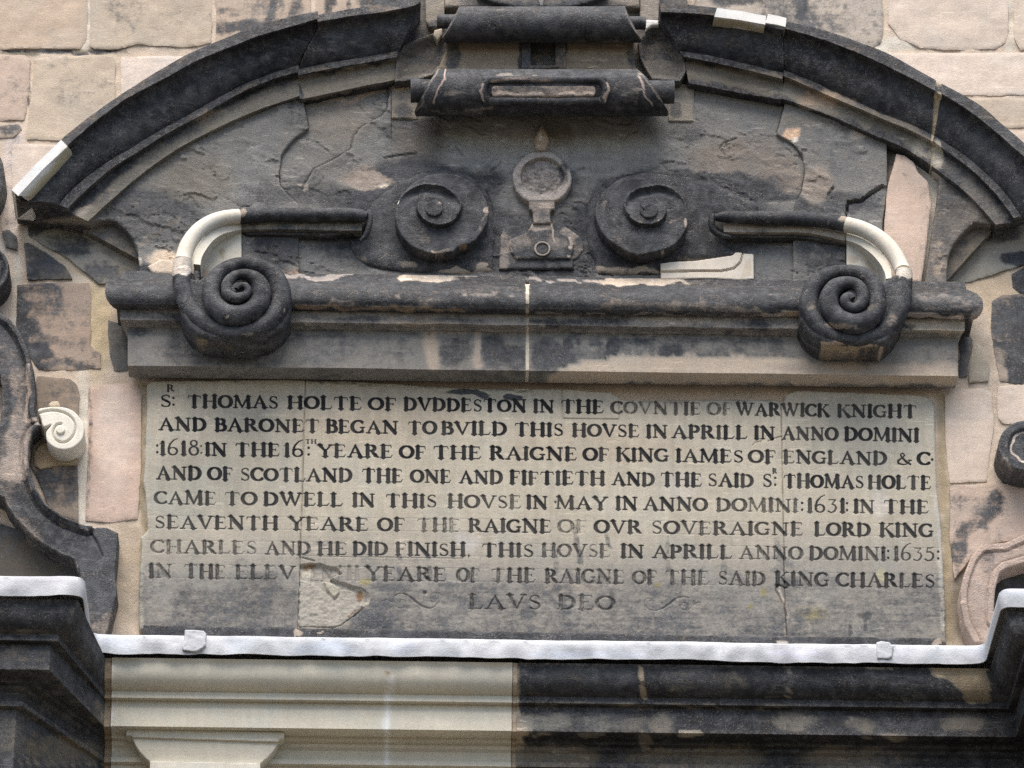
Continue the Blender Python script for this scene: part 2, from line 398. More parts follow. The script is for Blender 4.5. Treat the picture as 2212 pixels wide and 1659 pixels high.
block([(-100, 272), (40, 268), (48, 280), (30, 296), (-100, 302)], (.4, .32, .25), .3, [('e', 15, 278, 30, 12, .62)])
block([(24, 312), (170, 310), (170, 430), (60, 440), (26, 460)], (.56, .465, .385), .05)
block([(5, 498), (20, 496), (38, 511), (36, 540), (12, 532)], GREY, .6, d=.010)
block([(52, 525), (62, 524), (100, 546), (140, 575), (157, 602), (58, 603)], (.20, .17, .14), .58, [('e', 70, 590, 20, 20, .85), ('e', 105, 570, 30, 20, .62)], d=.010)
block([(37, 615), (110, 610), (193, 612), (197, 640), (195, 748), (218, 762), (217, 796), (120, 799), (82, 797), (58, 760), (34, 716)], (.38, .29, .225), .36,
      [('l', [(48, 620), (56, 700), (90, 775)], 44, .9, .6), ('e', 95, 650, 40, 50, .62, .6), ('l', [(60, 640), (130, 640)], 24, .55), ('l', [(70, 730), (120, 735)], 22, .6), ('l', [(90, 780), (200, 790)], 16, .62), ('e', 80, 620, 50, 10, .7)])
block([(232, 690), (262, 700), (277, 706), (276, 800), (246, 800), (236, 760)], (.16, .15, .13), .45)
block([(80, 812), (150, 818), (166, 830), (172, 850), (168, 900), (166, 1000), (170, 1128), (112, 1106), (70, 1010), (58, 900)], (.27, .21, .16), .42,
      [('e', 100, 1040, 25, 40, .72), ('e', 150, 1030, 25, 50, .6), ('e', 120, 845, 40, 20, .52), ('e', 140, 1080, 30, 14, .6)], d=.010)
block([(191, 836), (240, 829), (298, 828), (306, 850), (304, 1000), (298, 1120), (240, 1128), (185, 1124), (190, 1000)], (.50, .375, .30), .06, [('l', [(193, 840), (195, 1000), (187, 1120)], 12, .45), ('e', 245, 1110, 50, 14, .28)], [('e', 245, 930, 40, 110, (.58, .46, .38))])
block([(1500, -80), (1905, -80), (1908, 60), (1904, 92), (1860, 115), (1500, 110)], (.42, .36, .30), .34, [('e', 1690, 20, 60, 34, .62), ('e', 1780, 50, 70, 20, .5), ('e', 1600, 0, 60, 14, .75), ('l', [(1740, 0), (1728, 30)], 12, .8), ('l', [(1830, 10), (1815, 50)], 12, .5)])
block([(1918, -80), (2177, -80), (2179, 60), (2172, 92), (2150, 106), (2040, 108), (1985, 102), (1945, 84), (1920, 50)], (.54, .45, .37), .1, [('e', 2050, 80, 120, 14, .27)])
block([(2190, -80), (2330, -80), (2330, 110), (2205, 108), (2191, 84)], (.52, .43, .345), .12)
block([(1880, 114), (2330, 114), (2330, 205), (1880, 205)], (.60, .50, .415), .03)
block([(2060, 211), (2330, 211), (2330, 276), (2060, 276)], (.47, .385, .30), .14, [('e', 2130, 225, 60, 14, .35)])
block([(2110, 283), (2330, 283), (2330, 420), (2110, 420)], (.52, .42, .34), .14)
block([(2045, 470), (2330, 455), (2330, 548), (2210, 572), (2150, 590), (2095, 608), (2045, 610)], (.28, .26, .22), .10, [('e', 2150, 500, 60, 30, .62), ('e', 2090, 530, 40, 60, .3), ('l', [(2080, 600), (2140, 560), (2212, 540)], 10, .15), ('e', 2200, 560, 50, 14, .8)], d=.010)
block([(2186, 592), (2226, 568), (2330, 556), (2330, 640), (2212, 640), (2188, 620)], DGREY, .8)
block([(2143, 650), (2162, 637), (2330, 632), (2330, 828), (2205, 830), (2160, 822), (2150, 775), (2140, 700)], (.34, .275, .22), .5,
      [('e', 2190, 690, 40, 50, .66, .6), ('l', [(2150, 710), (2190, 712)], 20, .7), ('e', 2195, 790, 25, 50, .95), ('l', [(2150, 745), (2230, 745)], 14, .75), ('e', 2150, 810, 30, 20, .2), ('e', 2250, 700, 60, 80, .8)])
block([(2040, 850), (2062, 841), (2124, 838), (2144, 850), (2147, 920), (2136, 985), (2131, 1040), (2052, 1043), (2042, 960)], (.56, .46, .375), .04)
block([(2154, 834), (2200, 829), (2330, 826), (2330, 930), (2165, 915), (2156, 905)], (.58, .48, .40), .06)
block([(2053, 1050), (2150, 1044), (2240, 1046), (2330, 1060), (2330, 1150), (2150, 1172), (2100, 1200), (2062, 1250), (2052, 1160)], (.46, .36, .29), .28,
      [('l', [(2150, 1070), (2140, 1110), (2080, 1150), (2060, 1200)], 34, .66), ('e', 2090, 1090, 40, 24, .48), ('e', 2070, 1200, 14, 40, .6)], d=.010)
block([(2074, 728), (2092, 720), (2102, 736), (2094, 780), (2090, 812), (2074, 816)], GREY, .5)
block([(2104, 740), (2118, 745), (2138, 790), (2136, 822), (2094, 826), (2094, 790)], (.34, .30, .24), .32, d=.008)
# stones behind the heart shaped hollow and behind the lead hood
block([(96, 484), (200, 470), (305, 470), (306, 612), (212, 612), (190, 592), (150, 560), (100, 532), (62, 508), (60, 486)], (.27, .25, .215), .06,
      [('e', 150, 530, 50, 30, .62), ('e', 230, 590, 60, 24, .5), ('e', 250, 520, 40, 40, .3), ('e', 80, 495, 40, 12, .75)], [('l', [(225, 600), (275, 578)], 22, (.28, .25, .19)), ('e', 125, 505, 40, 20, (.2, .185, .145))], d=.010)
block([(-100, 1100), (60, 1150), (190, 1230), (190, 1420), (-100, 1420)], (.10, .085, .066), .5, d=.012)
block([(2150, 1200), (2330, 1190), (2330, 1420), (2120, 1420)], (.07, .06, .05), .6, d=.012)  # shade of the recess between strap and lead is put into this dark tone
# courses that run on beyond the picture, and down to the ground
def course_rows(name, x0, x1, y0, y1, hgt=105, wid=210):
    vs = []; fs = []; n = 0; y = y0; k = 0
    while y < y1-20:
        x = x0-(k % 2)*wid*.5
        while x < x1:
            a, b = max(x, x0)+4, min(x+wid, x1)-4
            if b-a > 12:
                c = P(np.array([a, b, b, a]), np.array([y+4, y+4, y+hgt-4, y+hgt-4]), np.full(4, .004)); e = c.copy(); e[:, 1] = .2
                vs += [c, e]; fs.append(np.array([[n, n+3, n+2, n+1], [n, n+1, n+5, n+4], [n+1, n+2, n+6, n+5], [n+2, n+3, n+7, n+6], [n+3, n, n+4, n+7]])); n += 8
            x += wid
        y += hgt; k += 1
    return make_mesh(name, np.vstack(vs), [np.vstack(fs)], 'ashlar', wall, tone=PINK, soot=.22)
course_rows('ashlar_courses', -1500, -104, -700, 4300); course_rows('ashlar_courses', 2335, 3700, -700, 4300)
course_rows('ashlar_courses', -104, 2335, -700, -90); course_rows('ashlar_courses', -104, 2335, 1790, 4300)
bv = np.array([[-8, .35, -11], [8, .35, -11], [8, .35, 4], [-8, .35, 4], [-8, .03, -11], [8, .03, -11], [8, .03, 4], [-8, .03, 4]], float)
make_mesh('mortar_bed', bv, [np.array([[4, 5, 6, 7], [0, 3, 2, 1], [0, 1, 5, 4], [3, 7, 6, 2], [0, 4, 7, 3], [1, 2, 6, 5]])], 'mortar', wall, tone=MORT)

# ------------------------------------------------------------------ tympanum under the arch
tym = thing('tympanum', 'dark grey flaking stone panel filling the arch behind the scrolls', 'tympanum', (1106, 600), .08)
relief('backing_wall', [(170, 490), (262, 400), (450, 262), (650, 180), (860, 60), (905, 5), (1425, 5), (1490, 60), (1700, 190), (1960, 310), (2084, 405), (2150, 490), (2040, 612), (312, 612), (300, 560)], .058, -.1, 'mortar', tym, step=7, jit=(0, 1), bev=(0, 0),
       tone=(.2, .17, .13), soot=.5, tops=[('e', 1990, 430, 60, 160, LIME)], sops=[('e', 1990, 430, 60, 160, .05)])
def flakes(X, Y, s):
    n = fbm((X+Y*.9)/120, (Y-X*.45)/40, 5, 41); r = np.abs(fbm((X+Y)/95, (Y-X*.5)/52, 4, 77)-.5)
    return -.005*(1-sstep(.0, .03, r))*sstep(.56, .66, n)+.010*(n-.5)+.0055*(sstep(.485, .512, fbm((X+Y*.8)/60, (Y-X*.4)/26, 4, 91))-.5)*sstep(.42, .6, n)
def crack(pts, side=.012, w=3):
    def f(X, Y):
        d, bx, by = segdist(X, Y, pts, False)
        return -side*(1-sstep(w*.4, w*1.3, d))
    return f
cr1 = [(840, 182), (838, 235), (823, 252), (778, 277), (762, 300), (759, 322), (728, 342), (678, 367), (660, 397), (655, 410)]
cr2 = [(653, 212), (668, 232)]
cr3 = [(1906, 401), (1880, 416), (1862, 431), (1832, 435), (1828, 462)]
cr4 = [(1790, 420), (1800, 405)]
def hc(X, Y, s):
    h = flakes(X, Y, s)
    d, bx, by = segdist(X, Y, cr1, False)
    below = (Y > np.interp(X, [p[0] for p in cr1[::-1]], [p[1] for p in cr1[::-1]])) & (X < 845)
    h = h+np.where(below, .016*np.exp(-d/40), -.004*np.exp(-d/20)) - .006*(1-sstep(1.5, 4, d))
    for p in ([(946, 312), (955, 318), (972, 316)], [(830, 342), (860, 335), (900, 330)], [(1350, 290), (1375, 283)], [(1425, 353), (1440, 349)], [(1415, 368), (1432, 352), (1455, 350)], [(1555, 320), (1562, 310), (1590, 300)], [(985, 318), (1000, 335)], [(1080, 350), (1060, 372)], [(1240, 370), (1262, 362)]):
        h = h+crack(p, .008, 2.2)(X, Y)
    return h
GST = dict(tone=(.215, .206, .190), soot=.36)
relief('tympanum_slab', [(606, 402), (602, 375), (608, 332), (635, 300), (668, 277), (655, 215), (648, 186), (760, 168), (850, 150), (858, 60), (910, 20), (1425, 20), (1475, 60), (1490, 160), (1600, 180), (1690, 200), (1697, 220), (1677, 287), (1714, 310), (1734, 337), (1739, 370), (1732, 412), (1720, 440), (1720, 612), (640, 612), (640, 440)], .085, .03, 'weathered_sandstone', tym, step=2.6, h=hc, bev=(4, .006), rough=(.006, 90),
       tops=[('e', 1170, 315, 280, 60, (.30, .285, .26)), ('e', 730, 255, 70, 60, (.24, .215, .185)), ('l', [(700, 215), (760, 220), (835, 190)], 10, (.36, .28, .22)), ('e', 800, 385, 60, 24, (.30, .25, .21)), ('e', 1600, 360, 110, 60, (.23, .195, .165)), ('e', 900, 300, 60, 60, (.15, .135, .12)), ('e', 655, 408, 9, 9, (.75, .65, .55)), ('e', 1200, 285, 40, 30, (.20, .18, .145)), ('e', 830, 400, 14, 5, (.7, .62, .5)), ('e', 1700, 392, 40, 40, (.25, .21, .175))],
       sops=[('l', [(780, 420), (850, 375), (960, 355), (1060, 390)], 60, .72, .6), ('e', 700, 420, 90, 24, .62), ('e', 870, 280, 50, 24, .55), ('e', 1100, 520, 70, 60, .7), ('e', 1265, 520, 50, 70, .7), ('e', 1455, 490, 230, 75, .92), ('e', 1400, 420, 110, 50, .9), ('e', 885, 500, 200, 80, .95), ('e', 960, 440, 95, 75, .85), ('e', 1500, 385, 90, 16, .7), ('e', 1550, 400, 130, 26, .85), ('e', 1600, 425, 120, 14, .9),
             ('l', [(660, 395), (740, 345)], 22, .5), ('e', 1240, 410, 22, 40, .55), ('e', 1170, 310, 280, 60, .14), ('e', 740, 240, 60, 40, .22), ('e', 1580, 270, 50, 40, .34), ('e', 800, 390, 50, 16, .1), ('e', 1480, 290, 40, 20, .55), ('e', 1180, 575, 140, 26, .8), ('e', 880, 100, 60, 60, .6), ('e', 1450, 130, 40, 50, .55), ('e', 1170, 60, 240, 80, .7)], **GST)
relief('tympanum_slab', [(155, 476), (262, 392), (350, 326), (450, 268), (553, 221), (648, 188), (655, 215), (668, 277), (635, 300), (608, 332), (602, 375), (606, 402), (645, 440), (645, 612), (300, 612), (301, 590), (300, 565), (297, 536), (285, 510), (262, 487), (247, 477), (232, 473), (212, 476), (194, 483)], .108, -.01, 'weathered_sandstone', tym, step=2.8, h=lambda X, Y, s: flakes(X, Y, s)*1.3, rough=(.007, 70),
       tops=[('e', 420, 390, 90, 50, (.22, .20, .17)), ('e', 360, 560, 40, 14, (.62, .5, .38)), ('l', [(385, 470), (320, 520), (304, 530)], 10, (.3, .26, .21)), ('e', 660, 595, 50, 12, (.36, .22, .14)), ('l', [(640, 580), (690, 565), (745, 525)], 13, (.40, .34, .26)), ('e', 300, 565, 8, 10, (.7, .6, .5))],
       sops=[('e', 330, 470, 120, 60, .6), ('e', 600, 420, 60, 24, .55), ('e', 320, 590, 30, 20, .9), ('e', 360, 560, 40, 14, .05), ('e', 600, 530, 60, 60, .66), ('e', 690, 585, 60, 20, .12), ('e', 480, 340, 110, 50, .34), ('e', 640, 250, 30, 50, .5), ('e', 600, 350, 40, 60, .38)], **GST)
relief('tympanum_slab', [(1688, 196), (1809, 238), (1915, 290), (1917, 415), (1907, 480), (1907, 612), (1712, 612), (1716, 440), (1732, 412), (1739, 370), (1734, 337), (1714, 310), (1677, 287), (1697, 220)], .108, .03, 'weathered_sandstone', tym, step=2.8, rough=(.006, 70),
       h=lambda X, Y, s: flakes(X, Y, s)*1.2+crack(cr3, .022, 2.6)(X, Y)+.012*((Y > np.interp(X, [1828, 1832, 1862, 1880, 1906], [462, 435, 431, 416, 401])) & (X > 1826)).astype(float)*-1+crack(cr4, .01, 3)(X, Y),
       tops=[('p', [(1686, 290), (1702, 276), (1724, 274), (1730, 282), (1728, 296), (1712, 306)], (.60, .42, .29), 2), ('e', 1714, 302, 7, 5, (.75, .70, .6)), ('e', 1760, 400, 40, 40, (.26, .22, .185)), ('l', [(1760, 540), (1810, 500), (1830, 480)], 8, (.34, .29, .23)), ('e', 1750, 260, 60, 20, (.2, .185, .16)), ('e', 1856, 290, 18, 10, (.4, .34, .28))],
       sops=[('e', 1708, 290, 28, 18, -.1, .15), ('e', 1780, 330, 90, 60, .42), ('e', 1790, 440, 110, 24, .66), ('e', 1800, 540, 90, 60, .6), ('e', 1760, 400, 30, 40, .15), ('e', 1856, 290, 22, 12, .1)], **GST)
relief('replacement_stone', [(1937, 331), (1956, 336), (1975, 350), (1984, 372), (2004, 392), (2012, 440), (2005, 500), (2000, 548), (1990, 610), (1907, 610), (1910, 492), (1917, 408), (1926, 370)], .106, .02, 'ashlar', tym, step=4,
       tone=(.52, .40, .32), soot=.08, tops=[('e', 1950, 470, 40, 50, (.58, .44, .35))], sops=[('l', [(1950, 350), (2000, 450), (1990, 600)], 26, .35), ('l', [(1985, 420), (1940, 600)], 12, .3)])['label'] = 'clean pink replacement stone set into the dark panel'
relief('tympanum_slab', [(1962, 318), (2030, 358), (2084, 402), (2151, 484), (2104, 481), (2079, 504), (2059, 527), (2049, 556), (2045, 585), (2045, 612), (1998, 612), (2008, 540), (2022, 445), (2030, 386), (2000, 350)], .108, -.01, 'weathered_sandstone', tym, step=3, h=flakes,
       tone=(.18, .16, .14), soot=.36, sops=[('e', 2060, 430, 40, 40, .55), ('e', 2030, 520, 20, 70, .5), ('e', 2000, 350, 40, 26, .05)], tops=[('e', 2020, 365, 50, 30, (.45, .38, .3)), ('e', 2028, 560, 14, 40, (.45, .36, .28))])

# ------------------------------------------------------------------ the broken segmental pediment, left half and right half
BK = dict(tone=(.26, .21, .165))
def half(things, A0, A1, A2, A3, A5, nm='cornice_segment', n=110, dd=0., soot=.93, off=(2, 9), sops=(), **kw):
    A4 = [(x+off[0], y+off[1]) for x, y in A3]; A2b = [(x, y-1.5) for x, y in A2]
    sops = [('l', [((x+u)/2, (y+v)/2) for (x, y), (u, v) in zip(resample(A0, 12), resample(A1, 12))], 17, .76, .5)]+list(sops)
    S = [(A0, .295+dd), (A1, .295+dd), (A2, .165+dd), (A2b, .182+dd), (A3, .180+dd), (A4, .140+dd), (A5, .138+dd)]
    return loft(nm, S, ['flat', 'cyma', 'flat', 'flat', 'flat', 'flat'], .0, 'weathered_sandstone', things, n=n, soot=soot, sops=sops, rough=(.006, .16), **BK, **kw)
pl = thing('broken_pediment', 'left half of the black curved pediment with a white stone patch at its foot', 'pediment', (60, 470), 0, 'halves of the broken pediment')
band = (.20, .18, .15)
half(pl, [(28, 409), (130, 304), (215, 236), (252, 210), (335, 157), (410, 116), (465, 91), (515, 70), (553, 58), (615, 39), (687, 25)], [(42, 422), (144, 316), (252, 226), (325, 185), (415, 137), (485, 106), (553, 80), (618, 61), (688, 41)],
     [(128, 444), (155, 412), (225, 357), (350, 282), (450, 225), (553, 172), (645, 143)], [(146, 450), (182, 414), (250, 358), (375, 281), (450, 240), (553, 184), (645, 155)], [(190, 477), (262, 412), (350, 343), (450, 286), (553, 239), (648, 206)], seed=1,
     sops=[('l', [(195, 472), (262, 400), (350, 330), (450, 272), (553, 224), (648, 190)], 40, .42, .4), ('l', [(130, 310), (180, 265), (252, 214), (330, 165), (400, 126)], 16, .62, .5), ('l', [(150, 360), (200, 310), (250, 280)], 26, .76), ('e', 185, 462, 26, 20, .02), ('e', 480, 262, 60, 24, .3), ('l', [(148, 448), (250, 355), (375, 277), (553, 178)], 7, .62)],
     tops=[('e', 185, 462, 22, 18, (.50, .44, .36)), ('l', [(195, 472), (350, 330), (648, 190)], 46, (.21, .19, .155))])
half(pl, [(685.5, 32), (750, 20), (810, 10), (860, 2), (908, -8)], [(686, 47), (760, 34), (830, 24), (885, 14), (909, 4)], [(644, 151), (700, 140), (780, 126), (860, 112)], [(644, 162), (700, 151), (780, 137), (857, 123)], [(647, 214), (720, 200), (790, 185), (852, 172)], n=60, dd=.004, seed=3,
     sops=[('p', [(648, 165), (860, 128), (856, 178), (650, 220)], .30, 3), ('e', 830, 18, 40, 10, .4), ('e', 760, 90, 70, 40, .82), ('l', [(650, 156), (780, 132), (858, 118)], 7, .55)], tops=[('p', [(648, 165), (860, 128), (856, 178), (650, 220)], (.19, .168, .135), 3)])
loft('repair_piece', [([(25, 410), (77, 355), (132, 302)], .301), ([(39, 423), (92, 366), (146, 316)], .301), ([(66, 424), (112, 374), (155, 327)], .262)], ['flat', 'flat'], .05, 'new_stone', pl, n=12, rough=(.0008, .1), smoothc=False, tone=(.70, .69, .665), soot=0., sops=[('l', [(66, 424), (155, 327)], 8, .25)], tops=[('l', [(62, 424), (112, 372), (152, 327)], 22, (.42, .38, .26), .3)])
pr = thing('broken_pediment', 'right half of the black curved pediment running out of the picture', 'pediment', (2190, 480), 0, 'halves of the broken pediment')
R5 = [('l', [(1486, 152), (1600, 168), (1690, 186), (1809, 230), (1959, 290), (2008, 325)], 44, .36, .4)]
half(pr, [(1425, 7), (1481, 9), (1551, 18), (1600, 25), (1656, 34), (1699, 43)], [(1428, 25), (1480, 27), (1531, 32), (1600, 44), (1653, 55), (1694, 64)], [(1468, 112), (1520, 120), (1600, 136), (1659, 150), (1692, 157)], [(1476, 122), (1520, 131), (1600, 147), (1659, 161), (1690, 169)], [(1488, 180), (1550, 190), (1620, 203), (1688, 215)], n=70, seed=5, dd=.003,
     sops=R5+[('e', 1560, 80, 80, 30, .74)], tops=[('l', [(1486, 155), (1600, 172), (1690, 190)], 44, (.19, .168, .135))])
for a in ([(1549, 17), (1600, 24), (1655, 34)], [(1659, 30), (1680, 34), (1699, 39)]):
    b = [(x-(6 if i == 0 else 2), y+19) for i, (x, y) in enumerate(a)]; c = [(x-3, y+12) for x, y in b]
    loft('repair_piece', [(a, .305), (b, .305), (c, .268)], ['flat', 'flat'], .1, 'new_stone', pr, n=14, rough=(.0015, .06), smoothc=False, tone=(.68, .665, .63), soot=0., tops=[('l', c, 16, (.42, .37, .26), .3)])
half(pr, [(1700, 46), (1784, 66), (1850, 88), (1909, 112), (1970, 145), (2022, 174)], [(1695, 61), (1784, 87), (1850, 112), (1909, 140), (1970, 170), (2020, 196)], [(1693, 154), (1760, 180), (1809, 203), (1860, 226), (1909, 249), (1960, 268), (2012, 291)], [(1692, 164), (1760, 193), (1809, 214), (1860, 236), (1909, 258), (1960, 279), (2009, 302)], [(1688, 213), (1740, 229), (1809, 256), (1880, 288), (1959, 323), (2010, 356)], n=90, seed=7,
     sops=R5+[('e', 1780, 220, 60, 18, .05), ('e', 1720, 190, 30, 24, .2), ('e', 1860, 160, 120, 40, .85)], tops=[('l', [(1690, 190), (1809, 236), (1959, 300), (2008, 335)], 44, (.21, .19, .155)), ('e', 1770, 214, 44, 14, (.42, .31, .22)), ('e', 2000, 315, 26, 24, (.4, .36, .29))])
half(pr, [(2034, 181), (2109, 222), (2160, 264), (2212, 307), (2260, 352), (2290, 384)], [(2034, 202), (2080, 230), (2134, 270), (2212, 337), (2255, 380), (2275, 402)], [(2018, 294), (2084, 337), (2130, 378), (2166, 412), (2190, 444), (2206, 468)], [(2015, 304), (2084, 355), (2141, 408), (2168, 440), (2190, 470)], [(2013, 359), (2084, 414), (2120, 450), (2151, 485)], n=80, seed=9,
     sops=[('l', [(2012, 335), (2084, 388), (2160, 470)], 40, .5, .4), ('e', 2020, 330, 16, 30, .05), ('e', 2130, 330, 40, 40, .84)], tops=[('l', [(2012, 335), (2084, 388), (2160, 470)], 40, (.22, .2, .175)), ('e', 2020, 330, 20, 40, (.45, .4, .32))])
half(pr, [(2021, 176), (2035, 184)], [(2019, 199), (2035, 206)], [(2011, 292), (2019, 297)], [(2008, 303), (2016, 307)], [(2009, 357), (2014, 361)], nm='mortar_joint', n=4, dd=-.008, soot=.12, tops=[('y', 0, 1, (.50, .41, .29))])

# ------------------------------------------------------------------ scrolled cartouche at the crown of the arch
SOOT = dict(tone=(.32, .28, .245), soot=.86)
ca = thing('scrolled_cartouche', 'black stone cartouche of two rolled scrolls breaking through the crown of the arch', 'cartouche', (1170, 250), .1)
relief('back_plate', [(855, -60), (1485, -60), (1485, 80), (1480, 150), (1440, 172), (1440, 196), (905, 196), (900, 172), (862, 170), (858, 80)], .115, .03, 'weathered_sandstone', ca, step=4, tone=(.17, .15, .125), soot=.5,
       sops=[('e', 872, 215, 34, 50, .16), ('e', 868, 235, 16, 14, .5), ('e', 870, 110, 50, 60, .85), ('e', 1450, 110, 50, 60, .8), ('e', 1474, 215, 36, 50, .18), ('e', 1460, 240, 16, 14, .5)], tops=[('e', 872, 184, 16, 10, (.48, .36, .24)), ('e', 880, 200, 24, 24, (.3, .25, .19)), ('e', 1475, 205, 26, 30, (.23, .2, .165))])
for px, lab in (([(853, 173), (857, 120), (872, 96), (900, 81), (928, 72), (945, 66), (966, 84), (963, 112), (955, 140), (935, 158), (905, 168)], None), ([(1396, 66), (1410, 54), (1424, 52), (1446, 60), (1462, 87), (1478, 125), (1482, 152), (1470, 172), (1440, 170), (1410, 168), (1392, 140), (1382, 118), (1378, 87)], None)):
    relief('side_bracket', px, .165, .08, 'weathered_sandstone', ca, step=3, h=lambda X, Y, s: -.05*np.exp(-((s-22)/16)**2), tone=(.20, .175, .145), soot=.62, sops=[('e', px[0][0]+30, 150, 50, 20, .45)], tops=[('l', [(955, 140), (930, 160), (905, 168)], 6, (.44, .36, .27))])
relief('jamb', [(918, -60), (961, -60), (961, 46), (946, 60), (926, 58), (920, 44)], .15, .05, 'weathered_sandstone', ca, step=3, tone=(.24, .205, .165), soot=.2, sops=[('e', 938, 52, 20, 10, .7)])
relief('jamb', [(1383, -60), (1425, -60), (1424, 44), (1398, 46), (1383, 40)], .15, .05, 'weathered_sandstone', ca, step=3, tone=(.26, .22, .18), soot=.15)
relief('mortar_patch', [(1395, 42), (1424, 43), (1424, 55), (1408, 56), (1394, 66)], .17, .1, 'mortar', ca, step=2, tone=(.7, .66, .6), soot=0.)
relief('mortar_patch', [(938, 64), (955, 60), (956, 76), (946, 88), (936, 76)], .168, .1, 'mortar', ca, step=2, tone=(.45, .38, .3), soot=.3)
relief('jamb', [(843, 174), (902, 172), (903, 257), (846, 256)], .094, .03, 'weathered_sandstone', ca, step=3, bev=(3, .006), tone=(.25, .215, .175), soot=.28, sops=[('e', 868, 240, 22, 16, .55)], tops=[('e', 872, 184, 16, 10, (.48, .36, .24))])
relief('jamb', [(1440, 176), (1500, 182), (1499, 262), (1444, 261)], .094, .03, 'weathered_sandstone', ca, step=3, bev=(3, .006), tone=(.26, .23, .19), soot=.25, sops=[('e', 1458, 240, 14, 20, .55)])
def slot(X, Y, s):
    i = (X > 1147) & (X < 1198) & (Y > 60) & (Y < 143.5); f = (X > 1125) & (X < 1221) & (Y < 152)
    return np.where(i, -.028, np.where(f, .014, 0.))
relief('panel', [(966, 70), (1372, 70), (1366, 108), (1376, 150), (945, 150), (962, 108)], .185, .1, 'weathered_sandstone', ca, step=2.6, h=slot, tone=(.25, .20, .145), soot=.22, sops=[('p', [(1122, 90), (1224, 90), (1224, 152), (1122, 152)], .62, 3), ('e', 975, 125, 16, 30, .6), ('e', 1368, 125, 14, 30, .6)])
def hroll(nm, rows, sops=(), seed=0, tops=(), n=150, back=.1):
    cs = [([(a, y-.004*(1170-a)), (b, y+.004*(b-1170))], d) for a, b, y, d in rows]
    r = np.array(rows); t = np.arange(len(r)); tt = np.linspace(0, len(r)-1, (len(r)-1)*4+1)
    sm = np.array(rows)
    cs = [([(a, y), (b, y)], d) for a, b, y, d in sm]
    return loft(nm, cs, ['flat']*(len(cs)-1), back, 'weathered_sandstone', ca, n=n, rough=(.004, .12), smoothc=False, seed=seed, sops=sops, tops=tops, **SOOT)
def cyl(yc, rpx, dc, edges, sy=1.0):
    """a true cylinder: rows from its upper outline round the front and underneath"""
    e = np.array(edges, float); rows = []
    for a in np.radians(np.r_[np.linspace(64, -118, 15), -140, -165, -190, -212]):
        y = yc-rpx*math.sin(a+math.radians(28)); rows.append((np.interp(y, e[:, 0], e[:, 1]), np.interp(y, e[:, 0], e[:, 2]), y, dc+rpx*.002*math.cos(a)))
    return rows
hroll('upper_roll', cyl(53, 39.5, .25, [(14, 992, 1350), (22, 988, 1353), (32, 985, 1355), (50, 978, 1361), (68, 966, 1372), (86, 953, 1386), (93, 958, 1382)]), seed=2,
      sops=[('l', [(1000, 20), (1180, 24), (1345, 24)], 10, .66), ('l', [(990, 20), (976, 52), (955, 84)], 5, .55), ('l', [(1353, 20), (1364, 50), (1386, 86)], 5, .5), ('l', [(1000, 92), (1360, 95)], 10, .6)])
tube('roll_end', [(x, 46+.009*(x-944), .228, 31) for x in np.linspace(944, 1395, 12)], 'weathered_sandstone', ca, n=3, **SOOT)
hroll('lower_roll', cyl(200, 51.5, .245, [(147, 946, 1374), (172, 931, 1402), (194, 920, 1414), (220, 905, 1431), (243, 894, 1445), (252, 899, 1441)]), seed=4, n=220,
      sops=[('l', [(960, 128), (1160, 132), (1375, 136)], 22, .80), ('l', [(963, 152), (950, 185), (934, 222)], 5, .2, .3), ('l', [(1378, 158), (1392, 195), (1406, 230)], 5, .2, .3), ('l', [(948, 146), (929, 178), (896, 242)], 5, .4), ('l', [(1374, 146), (1404, 178), (1444, 244)], 5, .45), ('e', 1000, 190, 36, 34, .72), ('e', 1350, 190, 30, 36, .74), ('l', [(960, 204), (1000, 200)], 8, .45), ('l', [(1340, 206), (1385, 194)], 8, .5), ('l', [(1010, 234), (1060, 228)], 8, .5), ('e', 1130, 165, 90, 4, .4), ('l', [(930, 236), (980, 244), (1040, 238)], 7, .62)],
      tops=[('l', [(963, 152), (934, 222)], 9, (.42, .33, .28)), ('l', [(1378, 158), (1406, 230)], 9, (.42, .33, .28))])
tube('roll_end', [(x, 196+.006*(x-886), .225, 52) for x in np.linspace(887, 1456, 12)], 'weathered_sandstone', ca, n=3, **SOOT)
def stadium(x0, x1, yc, rr, rz=1., k=9):
    a = np.linspace(-np.pi/2, np.pi/2, k); pts = [(x1-rr*.8+rr*.8*math.cos(t), yc+rr*math.sin(t)) for t in a]+[(x0+rr*.8-rr*.8*math.cos(t), yc-rr*math.sin(t)) for t in a]
    return np.array(pts)
def rolld(y):
    return .245+.103*np.cos(np.arcsin(np.clip((200-np.asarray(y, float))/51.5, -1, 1))-math.radians(28))
st = stadium(1043, 1309, 195.5, 23); st = np.vstack([st, st[:2]])
tube('oval_frame', [(x, y, float(rolld(y))+.001, 18) for x, y in st], 'weathered_sandstone', ca, n=4, caps=False, tone=(.4, .31, .26), soot=.9, sops=[('l', [(1060, 172), (1180, 172)], 8, .45), ('l', [(1312, 180), (1316, 196), (1306, 218)], 7, .3), ('l', [(1040, 178), (1036, 196), (1042, 214)], 6, .35)])
relief('sunk_panel', stadium(1061, 1287, 195.5, 9.5), (.346), .24, 'weathered_sandstone', ca, step=2, jit=(.5, 20), bev=(2, .004), rough=(.003, 12), h=lambda X, Y, s: rolld(Y)-.3415, tone=(.36, .29, .24), soot=.45, sops=[('e', 1120, 193, 60, 8, .62), ('l', [(1062, 204), (1285, 205)], 5, -.3)], tops=[('l', [(1062, 205), (1285, 206)], 6, (.58, .47, .39))])

